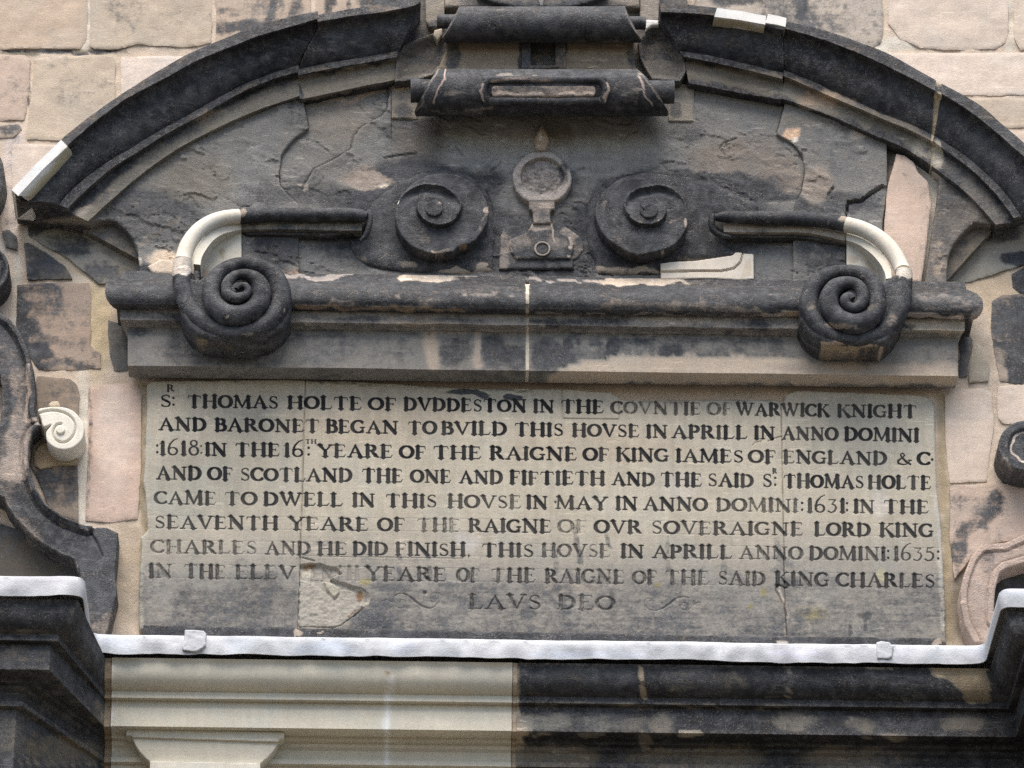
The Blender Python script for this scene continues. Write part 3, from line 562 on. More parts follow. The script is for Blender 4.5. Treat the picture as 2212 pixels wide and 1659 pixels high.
sh = thing('shield_panel', 'grey carved panel with the dark lower curve of a shield above the upper scroll', 'carved panel', (1170, 15), .1)
relief('panel', [(961, -260), (1382, -260), (1382, 14), (961, 14)], .16, .05, 'weathered_sandstone', sh, step=4, tone=(.24, .205, .165), soot=.22, sops=[('e', 1050, 5, 60, 12, .55), ('e', 1320, 8, 40, 8, .5)])
relief('shield', [(1015, -200), (1325, -200), (1315, -12), (1275, 4), (1230, 14), (1171, 18), (1110, 14), (1065, 4), (1028, -14)], .20, .15, 'weathered_sandstone', sh, step=3, tone=(.17, .15, .125), soot=.45, sops=[('l', [(1028, -12), (1065, 2), (1110, 12), (1171, 16), (1230, 12), (1275, 2), (1315, -12)], 9, .95)])
tube('pendant_tip', [(1168, -30, .22, 14), (1169, -6, .22, 12), (1169.5, 4, .215, 8), (1170, 12, .21, 2)], 'new_stone', sh, n=4, tone=(.66, .62, .55), soot=0.)

# ------------------------------------------------------------------ carved pendant between the discs
pe = thing('carved_pendant', 'weathered carved pendant with a round medallion and bell base between the two black discs', 'carved pendant', (1171, 590), .08)
q5 = lambda pts: [(1050.7+.2084*x, 248.85+.2084*y) for x, y in pts]
PT = dict(tone=(.42, .365, .32), soot=.30)
relief('drop', q5([(578, 70), (600, 110), (632, 170), (652, 235), (645, 290), (625, 345), (618, 368), (528, 368), (515, 330), (499, 270), (499, 215), (525, 150), (555, 100)]), .112, .07, 'weathered_sandstone', pe, step=1.3, jit=(.4, 14), bev=(9, .02), tone=(.42, .33, .25), soot=.1, tops=[('e', 1166, 291, 5, 9, (.62, .58, .5))])
relief('medallion_ring', q5([(480, 372), (680, 374), (740, 415), (820, 480), (868, 560), (886, 640), (870, 730), (825, 810), (770, 862), (700, 892), (440, 892), (370, 855), (310, 790), (278, 710), (270, 620), (290, 540), (340, 470), (410, 405)]), .125, .07, 'weathered_sandstone', pe, step=1.5, jit=(.6, 14), bev=(5, .01),
       h=lambda X, Y, s: -.022*(1-sstep(.96, 1.01, np.hypot((X-1171.5)/47, (Y-379)/39.5)))+.010*(1-sstep(.5, .9, np.hypot((X-1171.5)/47, (Y-379)/39.5)))+.016*(fbm(X/6, Y/6, 3, 5)-.5)*(np.hypot((X-1171.5)/47, (Y-379)/39.5) < .95),
       sops=[('e', 1170, 379, 44, 36, .47), ('e', 1220, 360, 12, 40, .6), ('e', 1180, 335, 30, 6, .3), ('e', 1120, 400, 14, 30, .5)], **PT)
relief('neck', q5([(440, 885), (710, 885), (706, 975), (672, 985), (662, 1010), (668, 1120), (485, 1125), (482, 1010), (470, 985), (443, 975)]), .122, .07, 'weathered_sandstone', pe, step=1.5, jit=(.6, 12), tone=(.34, .285, .24), soot=.5)
relief('bell_base', q5([(455, 1062), (672, 1052), (735, 1095), (820, 1145), (900, 1200), (960, 1250), (1005, 1310), (1012, 1395), (960, 1470), (900, 1500), (900, 1590), (130, 1600), (128, 1470), (60, 1455), (140, 1420), (140, 1250), (165, 1180), (250, 1135), (350, 1140), (410, 1110)]), .096, .07, 'weathered_sandstone', pe, step=1.7, jit=(1.2, 14), bev=(5, .010), tone=(.36, .305, .26), soot=.70, sops=[('e', 1230, 500, 20, 24, .45), ('e', 1085, 520, 20, 30, .5), ('e', 1085, 565, 14, 14, .5), ('e', 1190, 575, 80, 14, .9)])
relief('bell', q5([(470, 1118), (685, 1112), (698, 1180), (760, 1215), (880, 1262), (908, 1330), (898, 1420), (868, 1485), (320, 1488), (262, 1420), (232, 1330), (246, 1276), (330, 1245), (418, 1212), (445, 1170)]), .109, .08, 'weathered_sandstone', pe, step=1.6, jit=(.9, 14), bev=(5, .010), tone=(.36, .305, .26), soot=.70, sops=[('e', 1120, 520, 24, 16, .55), ('e', 1170, 490, 24, 10, .35), ('e', 1205, 530, 24, 14, .55), ('l', q5([(470, 1118), (445, 1170), (418, 1212), (330, 1245), (246, 1276), (232, 1330), (262, 1420), (320, 1488)]), 5, .05), ('l', q5([(685, 1112), (698, 1180), (760, 1215), (880, 1262), (908, 1330), (898, 1420), (868, 1485)]), 5, .08), ('l', [(1110, 545), (1240, 548)], 14, .9), ('l', [(1194, 483), (1192, 520)], 3, .0)])
tube('round_stud', [(1171.6+15.5*math.cos(t), 537.5+14*math.sin(t), .114, 4.5) for t in np.linspace(0, 6.28, 25)], 'weathered_sandstone', pe, seg=8, n=2, caps=False, rough=.001, tone=(.36, .31, .26), soot=.1)
relief('round_stud', [(1171.6+13.5*math.cos(t), 537.5+12*math.sin(t)) for t in np.linspace(0, 6.28, 25)[:-1]], .112, .09, 'weathered_sandstone', pe, step=1.4, jit=(.3, 9), bev=(4, .004), tone=(.3, .26, .22), soot=.72)

# ------------------------------------------------------------------ the two flat spiral discs
def disc(x0, y0, flip, label, tips):
    g = (lambda pts: [(x0+.125*x, y0+.125*y) for x, y in pts])
    t = thing('spiral_disc', label, 'spiral disc', g([(1000, 1500)])[0], .1, 'flat spiral discs')
    return t, g
def spiral_h(cx, cy, tab, flip, a=.030):
    """a face that winds up like a snail: each turn stands higher than the one outside it"""
    ph = np.radians(np.arange(0, 45*len(tab), 45)); tb = np.array(tab)*.125
    def f(X, Y, s):
        u = (X-cx)*flip; v = -(Y-cy)/.885; r = np.hypot(u, v)
        p0 = np.mod(np.pi-np.arctan2(v, u), 2*np.pi)
        R0 = np.interp(p0, ph, tb); R1 = np.interp(p0+2*np.pi, ph, tb)
        e = .9
        k0 = 1-sstep(-e, e, r-R0); k1 = 1-sstep(-e, e, r-R1)
        top = sstep(-.3, .8, np.sin(np.pi-p0))
        st = a*(1-.75*top)
        h = k0*st*np.clip(p0/(1.2*np.pi), 0, 1)+k1*st*.75*(1-np.clip((p0-.9*np.pi)/np.pi, 0, 1))
        h = h+k0*(1-k1)*(-.018)*top*np.exp(-((R0-r-13)/9)**2)*np.clip(p0*1.5, 0, 1)+.010*np.exp(-((r-R0+1.5)/3.2)**2)*np.clip(p0*2, 0, 1)*(p0 < 1.15*np.pi)
        return h
    return f
dl, g = disc(829.5, 359.45, 1, 'left black spiral disc with pale flecks along its right rim', None)
relief('backing', [(790, 470), (800, 440), (850, 395), (900, 372), (960, 364), (1010, 372), (1050, 400), (1068, 440), (1070, 500), (1066, 585), (1000, 588), (880, 585), (820, 580), (790, 570), (770, 555), (755, 530), (752, 515), (790, 514)], .100, .07, 'weathered_sandstone', dl, step=3, jit=(3, 26), bev=(15, .022), rough=(.006, 40), tone=(.36, .3, .24), soot=.95, sops=[('e', 880, 572, 26, 8, .5), ('l', [(770, 555), (800, 572), (850, 580)], 5, .6), ('e', 1000, 590, 80, 9, .1), ('e', 1040, 575, 16, 8, .2), ('l', [(820, 560), (835, 545)], 4, .3), ('e', 785, 560, 10, 8, .5)])
ol = g([(1000, 105), (1250, 140), (1480, 240), (1680, 410), (1790, 620), (1812, 820), (1780, 980), (1690, 1140), (1590, 1270), (1480, 1340), (1330, 1360), (1250, 1420), (1200, 1480), (1000, 1500), (840, 1500), (600, 1440), (420, 1330), (300, 1190), (215, 1020), (188, 850), (210, 690), (300, 480), (480, 290), (740, 150)])
relief('disc', ol, .180, .08, 'weathered_sandstone', dl, step=1.7, jit=(.9, 16), bev=(3, .007), rough=(.004, 30), h=spiral_h(937.6, 448.4, [665, 528, 432, 433, 480, 460, 395, 327, 295, 258, 185, 165, 150, 140, 130, 120, 110], 1), tone=(.38, .31, .255), soot=.95,
       sops=[('l', g([(1690, 640), (1790, 780), (1640, 1150), (1400, 1290), (1040, 1450), (830, 1470)]), 9, .62), ('e', *g([(1750, 760)])[0], 7, 5, .1), ('e', *g([(255, 620)])[0], 4, 8, -.2), ('e', *g([(860, 1480)])[0], 8, 3, .0), ('e', *g([(740, 1260)])[0], 14, 14, .72), ('e', *g([(1370, 1400)])[0], 14, 7, .2)], tops=[('e', *g([(255, 620)])[0], 5, 8, (.75, .7, .62)), ('e', *g([(1370, 1410)])[0], 14, 8, (.30, .2, .12))])
relief('bud', g([(865+158*math.cos(t), 712+140*math.sin(t)) for t in np.linspace(0, 6.28, 25)[:-1]]), .222, .15, 'weathered_sandstone', dl, step=1.3, jit=(.4, 12), bev=(3, .006), tone=(.36, .3, .25), soot=.9, sops=[('e', 945, 438, 4, 3, .2)])
dr, g = disc(1260.84, 359.45, -1, 'right black spiral disc with a new pale stone strip let in below it', None)
relief('backing', [(1262, 470), (1275, 420), (1310, 386), (1360, 370), (1420, 368), (1480, 376), (1540, 392), (1600, 420), (1640, 438), (1640, 470), (1545, 466), (1540, 500), (1560, 520), (1590, 545), (1588, 555), (1500, 560), (1428, 566), (1426, 590), (1290, 592), (1284, 560), (1270, 540)], .100, .07, 'weathered_sandstone', dr, step=3, jit=(3, 26), bev=(15, .022), rough=(.006, 40), tone=(.36, .3, .24), soot=.97, sops=[('e', 1350, 585, 80, 10, .4), ('e', 1520, 560, 60, 8, .6)])
orr = g([(1000, 112), (1250, 110), (1480, 150), (1660, 300), (1750, 480), (1800, 700), (1812, 920), (1770, 1090), (1690, 1230), (1560, 1360), (1380, 1450), (1200, 1480), (1140, 1500), (950, 1532), (780, 1490), (600, 1390), (450, 1290), (320, 1150), (235, 980), (195, 800), (225, 620), (330, 440), (520, 270), (760, 150)])
relief('disc', orr, .180, .08, 'weathered_sandstone', dr, step=1.7, jit=(.9, 16), bev=(3, .007), rough=(.004, 30), h=spiral_h(1401.8, 452.5, [672, 562, 440, 444, 435, 393, 356, 343, 285, 235, 180, 160, 150, 140, 130, 120, 110], -1), tone=(.38, .31, .255), soot=.95,
       sops=[('l', g([(560, 330), (380, 520), (280, 760), (380, 1080), (600, 1310), (800, 1460)]), 14, .70), ('e', *g([(1770, 1010)])[0], 4, 8, .0), ('l', g([(1500, 980), (1680, 900)]), 8, .6), ('l', g([(1250, 1480), (1400, 1440)]), 3, .2), ('e', *g([(950, 970)])[0], 10, 5, .55), ('e', *g([(1150, 1200)])[0], 30, 10, .8)])
relief('bud', g([(1128+156*math.cos(t), 745+142*math.sin(t)) for t in np.linspace(0, 6.28, 25)[:-1]]), .222, .15, 'weathered_sandstone', dr, step=1.3, jit=(.4, 12), bev=(3, .006), tone=(.36, .3, .25), soot=.9)
gl = [(1426, 587), (1480, 586), (1560, 585), (1585, 580), (1600, 566), (1605, 545)]
relief('replacement_strip', [(1427, 570), (1450, 566), (1500, 564), (1530, 560), (1582, 552), (1590, 545), (1628, 549), (1629, 602), (1600, 604), (1540, 601), (1428, 602)], .112, .06, 'new_stone', dr, step=1.7, jit=(.5, 30), bev=(2, .004), rough=(.001, 40), h=lambda X, Y, s: -.012*(1-sstep(.8, 2.4, segdist(X, Y, gl, False)[0]))+.004*(segdist(X, Y, gl, False)[2] > Y), tone=(.58, .52, .44), soot=.04, tops=[('p', [(1604, 580), (1612, 565), (1626, 562), (1627, 600), (1600, 602)], (.50, .43, .34), 2)])

# ------------------------------------------------------------------ entablature: torus, fillet and frieze
en = thing('entablature', 'long black roll moulding over a grey frieze above the inscription', 'entablature', (1170, 815), .03)
T = lambda x: 601+.0131*(x-226)
def entab(x0, x1, e0, e1, seed, ts, fs, zs, tt, ft, zt):
    def row(off, a, b): 
        xs = np.linspace(x0+(a if e0 else 0), x1-(b if e1 else 0), 14); return [(x, T(x)+off) for x in xs]
    rows = [(-16, 40, 40, .108), (-13, 40, 40, .112), (-3, 38, 40, .135), (1, 10, 38, .16), (3, 6, 30, .19), (9, 3, 14, .222), (19, 1, 3, .246), (31, 1, 0, .254), (43, 3, 1, .25), (54, 10, 6, .236), (62, 18, 14, .21), (66.5, 26, 22, .18)]
    loft('torus_moulding', [(row(o_, a, b), d) for o_, a, b, d in rows], ['flat']*(len(rows)-1), .03, 'weathered_sandstone', en, n=170, rough=(.006, .2), smoothc=False, seed=seed, tone=(.34, .295, .26), soot=.80, sops=ts, tops=tt)
    rows = [(64.5, 33, 40, .190), (89, 33, 40, .190), (92, 35, 42, .180), (97, 42, 46, .158), (104, 48, 54, .146)]
    loft('fillet', [(row(o_, a, b), d) for o_, a, b, d in rows], ['flat']*(len(rows)-1), .03, 'weathered_sandstone', en, n=170, rough=(.006, .10), smoothc=False, seed=seed+1, tone=(.29, .265, .235), soot=.46, sops=fs, tops=ft)
    rows = [(103, 50, 55, .14), (187.5, 50, 55, .14)]
    loft('frieze_block', [(row(o_, a, b), d) for o_, a, b, d in rows], ['flat'], .03, 'ashlar', en, n=170, rough=(.003, .2), smoothc=False, seed=seed+2, tone=(.21, .198, .178), soot=.40, sops=zs, tops=zt)
TL = [('l', [(290, 625), (360, 628)], 14, .74), ('l', [(680, 622), (900, 622), (1130, 632)], 12, .72), ('e', 930, 650, 30, 12, .6), ('l', [(640, 660), (760, 668), (900, 668), (1000, 672)], 10, .46), ('e', 740, 655, 30, 10, .55), ('l', [(780, 640), (880, 644)], 4, .5), ('l', [(1000, 640), (1130, 642)], 5, .5), ('l', [(560, 592), (680, 599), (760, 594)], 7, .0), ('e', 920, 600, 60, 9, -.1, .25), ('l', [(970, 596), (1060, 592), (1136, 594)], 4, .1), ('l', [(300, 668), (370, 668)], 8, .6)]
TR_ = [('l', [(1150, 634), (1400, 642), (1700, 655)], 9, .74), ('l', [(1300, 658), (1500, 660), (1640, 672)], 18, .55, .7), ('l', [(1500, 632), (1700, 640)], 10, .78), ('e', 1390, 608, 90, 9, -.1, .25), ('l', [(1140, 604), (1300, 606)], 4, .2), ('l', [(1650, 682), (1730, 684)], 12, .15), ('l', [(1160, 678), (1640, 684)], 5, .5), ('l', [(1980, 640), (2110, 655)], 14, .62), ('l', [(1960, 680), (2080, 690)], 10, .2), ('l', [(2000, 665), (2100, 668)], 8, .6), ('e', 2120, 690, 20, 20, .3)]
ZL = [('l', [(380, 720), (384, 780)], 16, .56), ('l', [(640, 716), (646, 790)], 26, .5), ('l', [(740, 716), (744, 780)], 14, .52), ('l', [(860, 716), (866, 785)], 20, .5), ('e', 330, 745, 26, 40, .28), ('e', 420, 760, 70, 30, .55), ('e', 560, 780, 140, 14, .6), ('e', 700, 770, 120, 26, .36), ('l', [(640, 715), (900, 720)], 10, .52), ('l', [(930, 710), (934, 790)], 26, .0, .5), ('e', 985, 760, 30, 34, .68), ('e', 930, 715, 10, 12, .7), ('e', 1070, 755, 26, 40, .72), ('e', 1110, 770, 26, 30, .75), ('l', [(1030, 720), (1034, 790)], 14, .05), ('e', 300, 720, 20, 12, .65), ('e', 810, 730, 60, 30, .35)]
ZR_ = [('l', [(1250, 722), (1254, 770)], 10, .5), ('l', [(1345, 725), (1350, 770)], 26, .46), ('l', [(1410, 730), (1412, 772)], 14, .52), ('l', [(1505, 728), (1508, 775)], 22, .5), ('l', [(1600, 730), (1604, 780)], 26, .5), ('l', [(1680, 735), (1684, 790)], 18, .52), ('l', [(1160, 722), (1700, 728)], 12, .5), ('e', 1178, 765, 30, 32, .8), ('e', 1220, 775, 24, 26, .66), ('e', 1225, 742, 8, 10, .7), ('l', [(1290, 735), (1296, 790)], 16, .5), ('e', 1322, 758, 16, 24, .85), ('e', 1385, 736, 14, 6, .7), ('e', 1452, 765, 22, 22, .8), ('e', 1560, 765, 30, 14, .5), ('p', [(1230, 790), (1260, 775), (1340, 770), (1500, 768), (1700, 775), (1800, 790), (2080, 800), (2080, 830), (1180, 830), (1190, 804)], -.15, 3), ('e', 1320, 785, 10, 20, .22), ('e', 1455, 790, 12, 20, .22), ('e', 1380, 712, 60, 5, .7), ('e', 1760, 760, 60, 40, .3), ('e', 1950, 760, 60, 30, .36)]
entab(226, 1135.5, 1, 0, 21, TL, [('l', [(660, 682), (760, 684)], 4, .1), ('e', 420, 690, 60, 12, .75), ('e', 780, 690, 60, 8, .55), ('e', 850, 698, 30, 5, .0), ('e', 1000, 690, 50, 10, .6), ('e', 1080, 688, 40, 10, .3), ('e', 670, 700, 14, 6, .1)], ZL, [('e', 900, 600, 120, 10, (.55, .45, .35)), ('l', [(640, 662), (1000, 672)], 14, (.30, .22, .15))], [('e', 900, 699, 80, 5, (.4, .32, .24))], [('l', [(930, 710), (936, 790)], 30, (.38, .31, .24)), ('e', 330, 750, 40, 40, (.23, .215, .195)), ('l', [(1030, 720), (1036, 790)], 18, (.34, .28, .23)), ('e', 970, 715, 40, 8, (.36, .3, .24))])
entab(1143, 2124, 0, 1, 31, TR_, [('l', [(1150, 692), (1250, 696)], 14, .75), ('e', 1310, 694, 60, 10, .62), ('e', 1420, 696, 70, 8, .25), ('e', 1530, 700, 60, 9, .3), ('e', 1640, 702, 30, 10, .65), ('l', [(1960, 700), (2080, 708)], 20, .1), ('e', 1960, 703, 20, 8, .7), ('e', 1690, 705, 30, 8, .4)], ZR_, [('e', 1390, 608, 110, 10, (.56, .46, .36)), ('l', [(1300, 660), (1640, 672)], 26, (.34, .28, .225)), ('l', [(1700, 682), (2090, 700)], 12, (.38, .29, .2))], [('l', [(1960, 700), (2090, 710)], 26, (.42, .36, .28)), ('e', 1480, 695, 90, 10, (.38, .33, .27))],
      [('p', [(1230, 790), (1260, 775), (1340, 770), (1500, 768), (1700, 775), (1800, 790), (2080, 800), (2080, 830), (1180, 830), (1190, 804)], (.44, .365, .285), 3), ('e', 1400, 740, 240, 24, (.27, .25, .22)), ('e', 1900, 795, 300, 10, (.36, .30, .245)), ('e', 1700, 740, 120, 20, (.26, .24, .21))])
jr = [(1, .158), (3, .188), (19, .243), (31, .252), (43, .247), (62, .208), (65, .18), (89, .18), (97, .155), (104, .138), (187, .138)]
loft('mortar_joint', [([(1134-.0*o_, T(1139)+o_), (1144.5, T(1139)+o_)], d) for o_, d in jr], ['flat']*(len(jr)-1), .03, 'mortar', en, n=5, rough=(.002, .05), smoothc=False, tone=(.56, .49, .39), soot=.12, sops=[('l', [(1139, 640), (1139, 690)], 8, .4)])

# ------------------------------------------------------------------ the two big volute scrolls with their straps
def volute(label, ql, spath, core, body, strap, dtop, nsplit, fillet, infill, foot=None, cap=None, infl=()):
    t = thing('volute_scroll', label, 'volute', ql, .14, 'volute scrolls on the roll moulding')
    relief('volute_body', body, .300, .05, 'weathered_sandstone', t, step=2.4, jit=(.8, 20), bev=(9, .035), rough=(.003, 30), tone=(.27, .215, .155), soot=.9, sops=foot[0] if foot else (), tops=foot[1] if foot else ())
    return t
def sp(pts, x0, y0, d0, d1, k=.15):
    n = len(pts); return [(x0+k*x, y0+k*y, d0+(d1-d0)*i/(n-1), w_*k*1.07) for i, (x, y, w_) in enumerate(pts)]
VS = dict(tone=(.36, .295, .24), soot=.95)
# left
vl = volute('left black volute with a cream stone repair in its curling strap', (520, 770), None, None,
    [(375+i*0, y) for i, y in ()]+[(386, 600), (386, 655), (394, 686), (406, 706), (428, 724), (460, 733), (500, 737), (545, 736), (585, 726), (610, 708), (626, 685), (630, 645), (622, 610), (600, 580), (565, 562), (525, 557), (480, 566), (450, 585), (430, 600), (400, 596)], None, 0, 0, None, None,
    foot=([('l', [(425, 742), (470, 758), (520, 764), (575, 756), (612, 736)], 26, .16, .4), ('e', 520, 768, 70, 9, .2), ('l', [(440, 740), (520, 752), (590, 742)], 5, .7)], [('l', [(415, 738), (470, 760), (520, 766), (575, 758), (615, 738)], 34, (.25, .195, .12))]))
LP = sp([(235, 250, 250), (226, 480, 258), (245, 700, 265), (330, 930, 262), (520, 1130, 245), (780, 1265, 225), (1040, 1300, 215), (1300, 1245, 235), (1500, 1090, 262), (1630, 890, 275), (1645, 690, 275), (1560, 480, 250), (1370, 345, 210), (1120, 300, 190), (880, 355, 200), (712, 500, 235), (642, 690, 250), (690, 880, 265), (850, 1020, 285), (1050, 1050, 290), (1230, 980, 280), (1350, 840, 268), (1372, 690, 255), (1320, 550, 215), (1200, 465, 165), (1070, 450, 140), (940, 500, 145), (868, 610, 155), (885, 730, 155), (970, 790, 150), (1080, 785, 140), (1165, 725, 115), (1165, 645, 95), (1110, 605, 80), (1045, 620, 70), (1010, 660, 60)], 359.45, 525.35, .285, .365)
LP = [(x, y, d if i > 5 else .272+.0026*i, w_) for i, (x, y, d, w_) in enumerate(LP)]
tube('spiral_roll', LP, 'weathered_sandstone', vl, seg=20, n=6, flat=.95, **VS, sops=[('p', [(368, 556), (420, 556), (420, 582), (400, 596), (384, 588), (368, 596)], .02, 3), ('l', [(400, 640), (425, 690), (450, 705)], 8, .66), ('e', 535, 722, 16, 7, .55), ('e', 612, 678, 4, 4, .2), ('e', 495, 685, 3, 4, .2), ('l', [(420, 740), (520, 760)], 10, .6), ('e', 600, 710, 26, 20, .78)], tops=[('p', [(366, 556), (424, 556), (424, 600), (366, 600)], (.58, .51, .43), 3)])
tube('spiral_roll', sp([(440, 420, 90), (440, 560, 95), (455, 720, 95), (520, 900, 80), (610, 1030, 40)], 359.45, 525.35, .277, .285), 'weathered_sandstone', vl, seg=12, **VS)
relief('core', [(359.45+.15*(1060+150*math.cos(a)), 525.35+.15*(670+125*math.sin(a))) for a in np.linspace(0, 6.28, 20)[:-1]], .352, .25, 'weathered_sandstone', vl, step=2, **VS)
ST = lambda pts, d0, d1: [(x, y, d0+(d1-d0)*i/(len(pts)-1), w_) for i, (x, y, w_) in enumerate(pts)]
# upper strap: black part, then the cream repair
tube('strap', ST([(792, 470, 22), (775, 466, 27), (740, 464, 30), (680, 464, 32), (600, 464, 32), (540, 466, 32), (518, 467, 32)], .168, .176), 'weathered_sandstone', vl, seg=16, n=8, **VS, sops=[('l', [(530, 452), (600, 450), (760, 454)], 5, .74), ('e', 524, 458, 8, 10, .3)])
tube('cream_repair', ST([(517, 467, 32), (480, 472, 33.5), (450, 484, 34.5), (424, 504, 35.5), (406, 530, 36), (397, 556, 36.5), (394.5, 571, 37)], .177, .274), 'new_stone', vl, seg=18, n=8, rough=.0016, tone=CREAM, soot=.0)
def under(nm, mat, pts, d0, d1, wd, **kw):
    return tube(nm, [(x, y, d0+(d1-d0)*i/(len(pts)-1), wd) for i, (x, y) in enumerate(pts)], mat, vl if nm[0] != '_' else None, seg=12, **kw)
def strip(nm, mat, t, top, bot, d0, d1, dep=.05, n=60, **kw):
    a = resample(smooth(top, 6), n); b = resample(smooth(bot, 6), n); dd = np.linspace(d0, d1, n)
    A = P(a[:, 0], a[:, 1], dd); B = P(b[:, 0], b[:, 1], dd); A2 = A.copy(); B2 = B.copy(); A2[:, 1] += dep+(dd-d0); B2[:, 1] += dep+(dd-d0)
    R = np.array([A2, A, B, B2]); R[1:3, :, 1] += (fbm(R[1:3, :, 0]/.1, R[1:3, :, 2]/.1, 3, 5)-.5)*.004
    q = np.arange(4*n).reshape(4, n); f = [np.stack([q[:-1, :-1], q[1:, :-1], q[1:, 1:], q[:-1, 1:]], -1).reshape(-1, 4), q[:, 0][::-1].copy(), q[:, -1].copy()]
    return make_mesh(nm, R.reshape(-1, 3), f, mat, t, **kw)
strip('strap_fillet', 'weathered_sandstone', vl, [(783, 478), (700, 478), (600, 478), (520, 480)], [(781, 498), (700, 497), (600, 495), (520, 496)], .150, .152, tone=(.34, .30, .24), soot=.55, sops=[('e', 740, 488, 30, 8, .1), ('l', [(530, 488), (640, 488)], 8, .4)])
strip('cream_repair', 'new_stone', vl, [(521, 480), (480, 488), (452, 502), (432, 524), (421, 548), (418, 570)], [(521, 496), (486, 504), (462, 518), (446, 538), (436, 556), (433, 572)], .153, .262, tone=CREAM, soot=0.)
relief('strap_body', [(796, 455), (800, 480), (786, 486), (778, 502), (700, 508), (600, 505), (530, 506), (530, 462), (650, 452), (760, 452)], .130, .07, 'weathered_sandstone', vl, step=3, jit=(.6, 30), tone=(.22, .18, .13), soot=.8)
relief('cream_infill', [(521, 470), (522, 589), (500, 592), (470, 600), (452, 604), (424, 600), (405, 575), (404, 540), (430, 505), (470, 480)], .128, .05, 'new_stone', vl, step=3, jit=(.3, 30), bev=(1, .002), rough=(.0006, 30), tone=(.60, .555, .465), soot=.02, tops=[('e', 483, 548, 6, 12, (.45, .4, .28)), ('e', 440, 596, 14, 10, (.45, .36, .27)), ('e', 456, 530, 4, 4, (.45, .4, .3))])
relief('mortar_patch', [(318, 575), (345, 560), (372, 562), (380, 575), (378, 592), (330, 590)], .118, .05, 'mortar', vl, step=3, tone=(.62, .51, .40), soot=.05)
tube('strap_curl', [(797, 455, .165, 9), (799, 470, .165, 12), (797, 490, .16, 14), (790, 508, .15, 12), (778, 520, .14, 6)], 'weathered_sandstone', vl, seg=12, **VS)
# right
vr = volute('right black volute, cut flat along its lowest edge, under a cream curved repair', (1845, 780), None, None,
    [(1728, 660), (1728, 690), (1738, 712), (1758, 732), (1778, 742), (1910, 743), (1935, 720), (1952, 690), (1960, 650), (1966, 610), (1966, 586), (1932, 590), (1905, 606), (1880, 592), (1860, 578), (1830, 573), (1800, 578), (1770, 592), (1748, 614), (1735, 640)], None, 0, 0, None, None,
    foot=([('l', [(1775, 742), (1850, 742), (1908, 744)], 6, .05), ('l', [(1780, 756), (1850, 760), (1900, 760)], 20, .25), ('e', 1935, 745, 20, 30, .8)], [('l', [(1775, 742), (1908, 744)], 8, (.42, .33, .27)), ('e', 1840, 765, 80, 24, (.30, .235, .155))]))
RP = sp([(1775, 290, 230), (1765, 450, 250), (1742, 650, 268), (1690, 860, 270), (1600, 1040, 262), (1450, 1180, 230), (1230, 1262, 190), (1000, 1272, 165), (770, 1225, 185), (575, 1110, 230), (450, 960, 255), (400, 800, 258), (425, 620, 250), (520, 455, 232), (690, 340, 212), (900, 300, 195), (1110, 318, 190), (1265, 400, 225), (1360, 540, 245), (1385, 700, 245), (1370, 850, 245), (1270, 985, 265), (1060, 1055, 290), (850, 985, 280), (715, 840, 268), (690, 680, 258), (765, 540, 230), (890, 478, 195), (1030, 470, 175), (1140, 535, 185), (1180, 650, 185), (1150, 765, 165), (1060, 825, 150), (960, 790, 150), (930, 710, 150), (985, 660, 130), (1030, 700, 110)], 1686.65, 541.9, .270, .352)
tube('spiral_roll', RP, 'weathered_sandstone', vr, seg=20, n=6, flat=.95, **VS, sops=[('p', [(1925, 572), (1980, 572), (1980, 596), (1960, 602), (1944, 594), (1925, 600)], .05, 3), ('e', 1925, 690, 14, 16, .62), ('e', 1752, 662, 12, 16, .62), ('e', 1800, 702, 22, 8, .3), ('l', [(1800, 700), (1850, 708)], 10, .5), ('l', [(1930, 660), (1960, 660)], 3, .5), ('e', 1880, 665, 26, 10, .76), ('l', [(1853, 586), (1858, 600), (1870, 612)], 3, .3), ('l', [(1770, 710), (1790, 730), (1900, 735)], 14, .74), ('e', 1875, 615, 12, 8, .7)], tops=[('p', [(1920, 572), (1985, 572), (1985, 608), (1920, 608)], (.58, .51, .43), 3), ('e', 1800, 702, 24, 9, (.34, .28, .22))])
tube('spiral_roll', sp([(1560, 430, 80), (1555, 600, 90), (1530, 760, 85), (1480, 900, 50)], 1686.65, 541.9, .272, .28), 'weathered_sandstone', vr, seg=12, **VS)
relief('core', [(1686.65+.15*(1020+160*math.cos(a)), 541.9+.15*(690+140*math.sin(a))) for a in np.linspace(0, 6.28, 20)[:-1]], .338, .25, 'weathered_sandstone', vr, step=2, **VS)
tube('strap', ST([(1545, 470, 12), (1566, 469, 24), (1606, 470, 30), (1659, 471, 32), (1734, 473, 33), (1790, 478, 34), (1827, 485, 35)], .168, .178), 'weathered_sandstone', vr, seg=16, n=8, **VS, sops=[('e', 1822, 476, 10, 6, .1), ('l', [(1560, 460), (1700, 462)], 4, .75), ('e', 1790, 480, 5, 3, .2)])
tube('cream_repair', ST([(1828, 485, 35), (1860, 494, 36), (1890, 509, 36.5), (1916, 530, 36.5), (1936, 556, 36), (1946, 576, 35), (1950, 586, 35)], .179, .264), 'new_stone', vr, seg=18, n=8, rough=.0016, tone=CREAM, soot=0.)
strip('strap_fillet', 'weathered_sandstone', vr, [(1562, 484), (1650, 487), (1740, 490), (1826, 503)], [(1564, 501), (1650, 502), (1740, 503), (1826, 520)], .150, .154, tone=(.38, .33, .265), soot=.35, sops=[('e', 1640, 494, 50, 8, .6)])
strip('cream_repair', 'new_stone', vr, [(1828, 504), (1860, 514), (1890, 532), (1912, 556), (1924, 580), (1926, 600)], [(1828, 519), (1854, 528), (1880, 546), (1900, 568), (1911, 588), (1914, 602)], .155, .255, tone=CREAM, soot=0.)
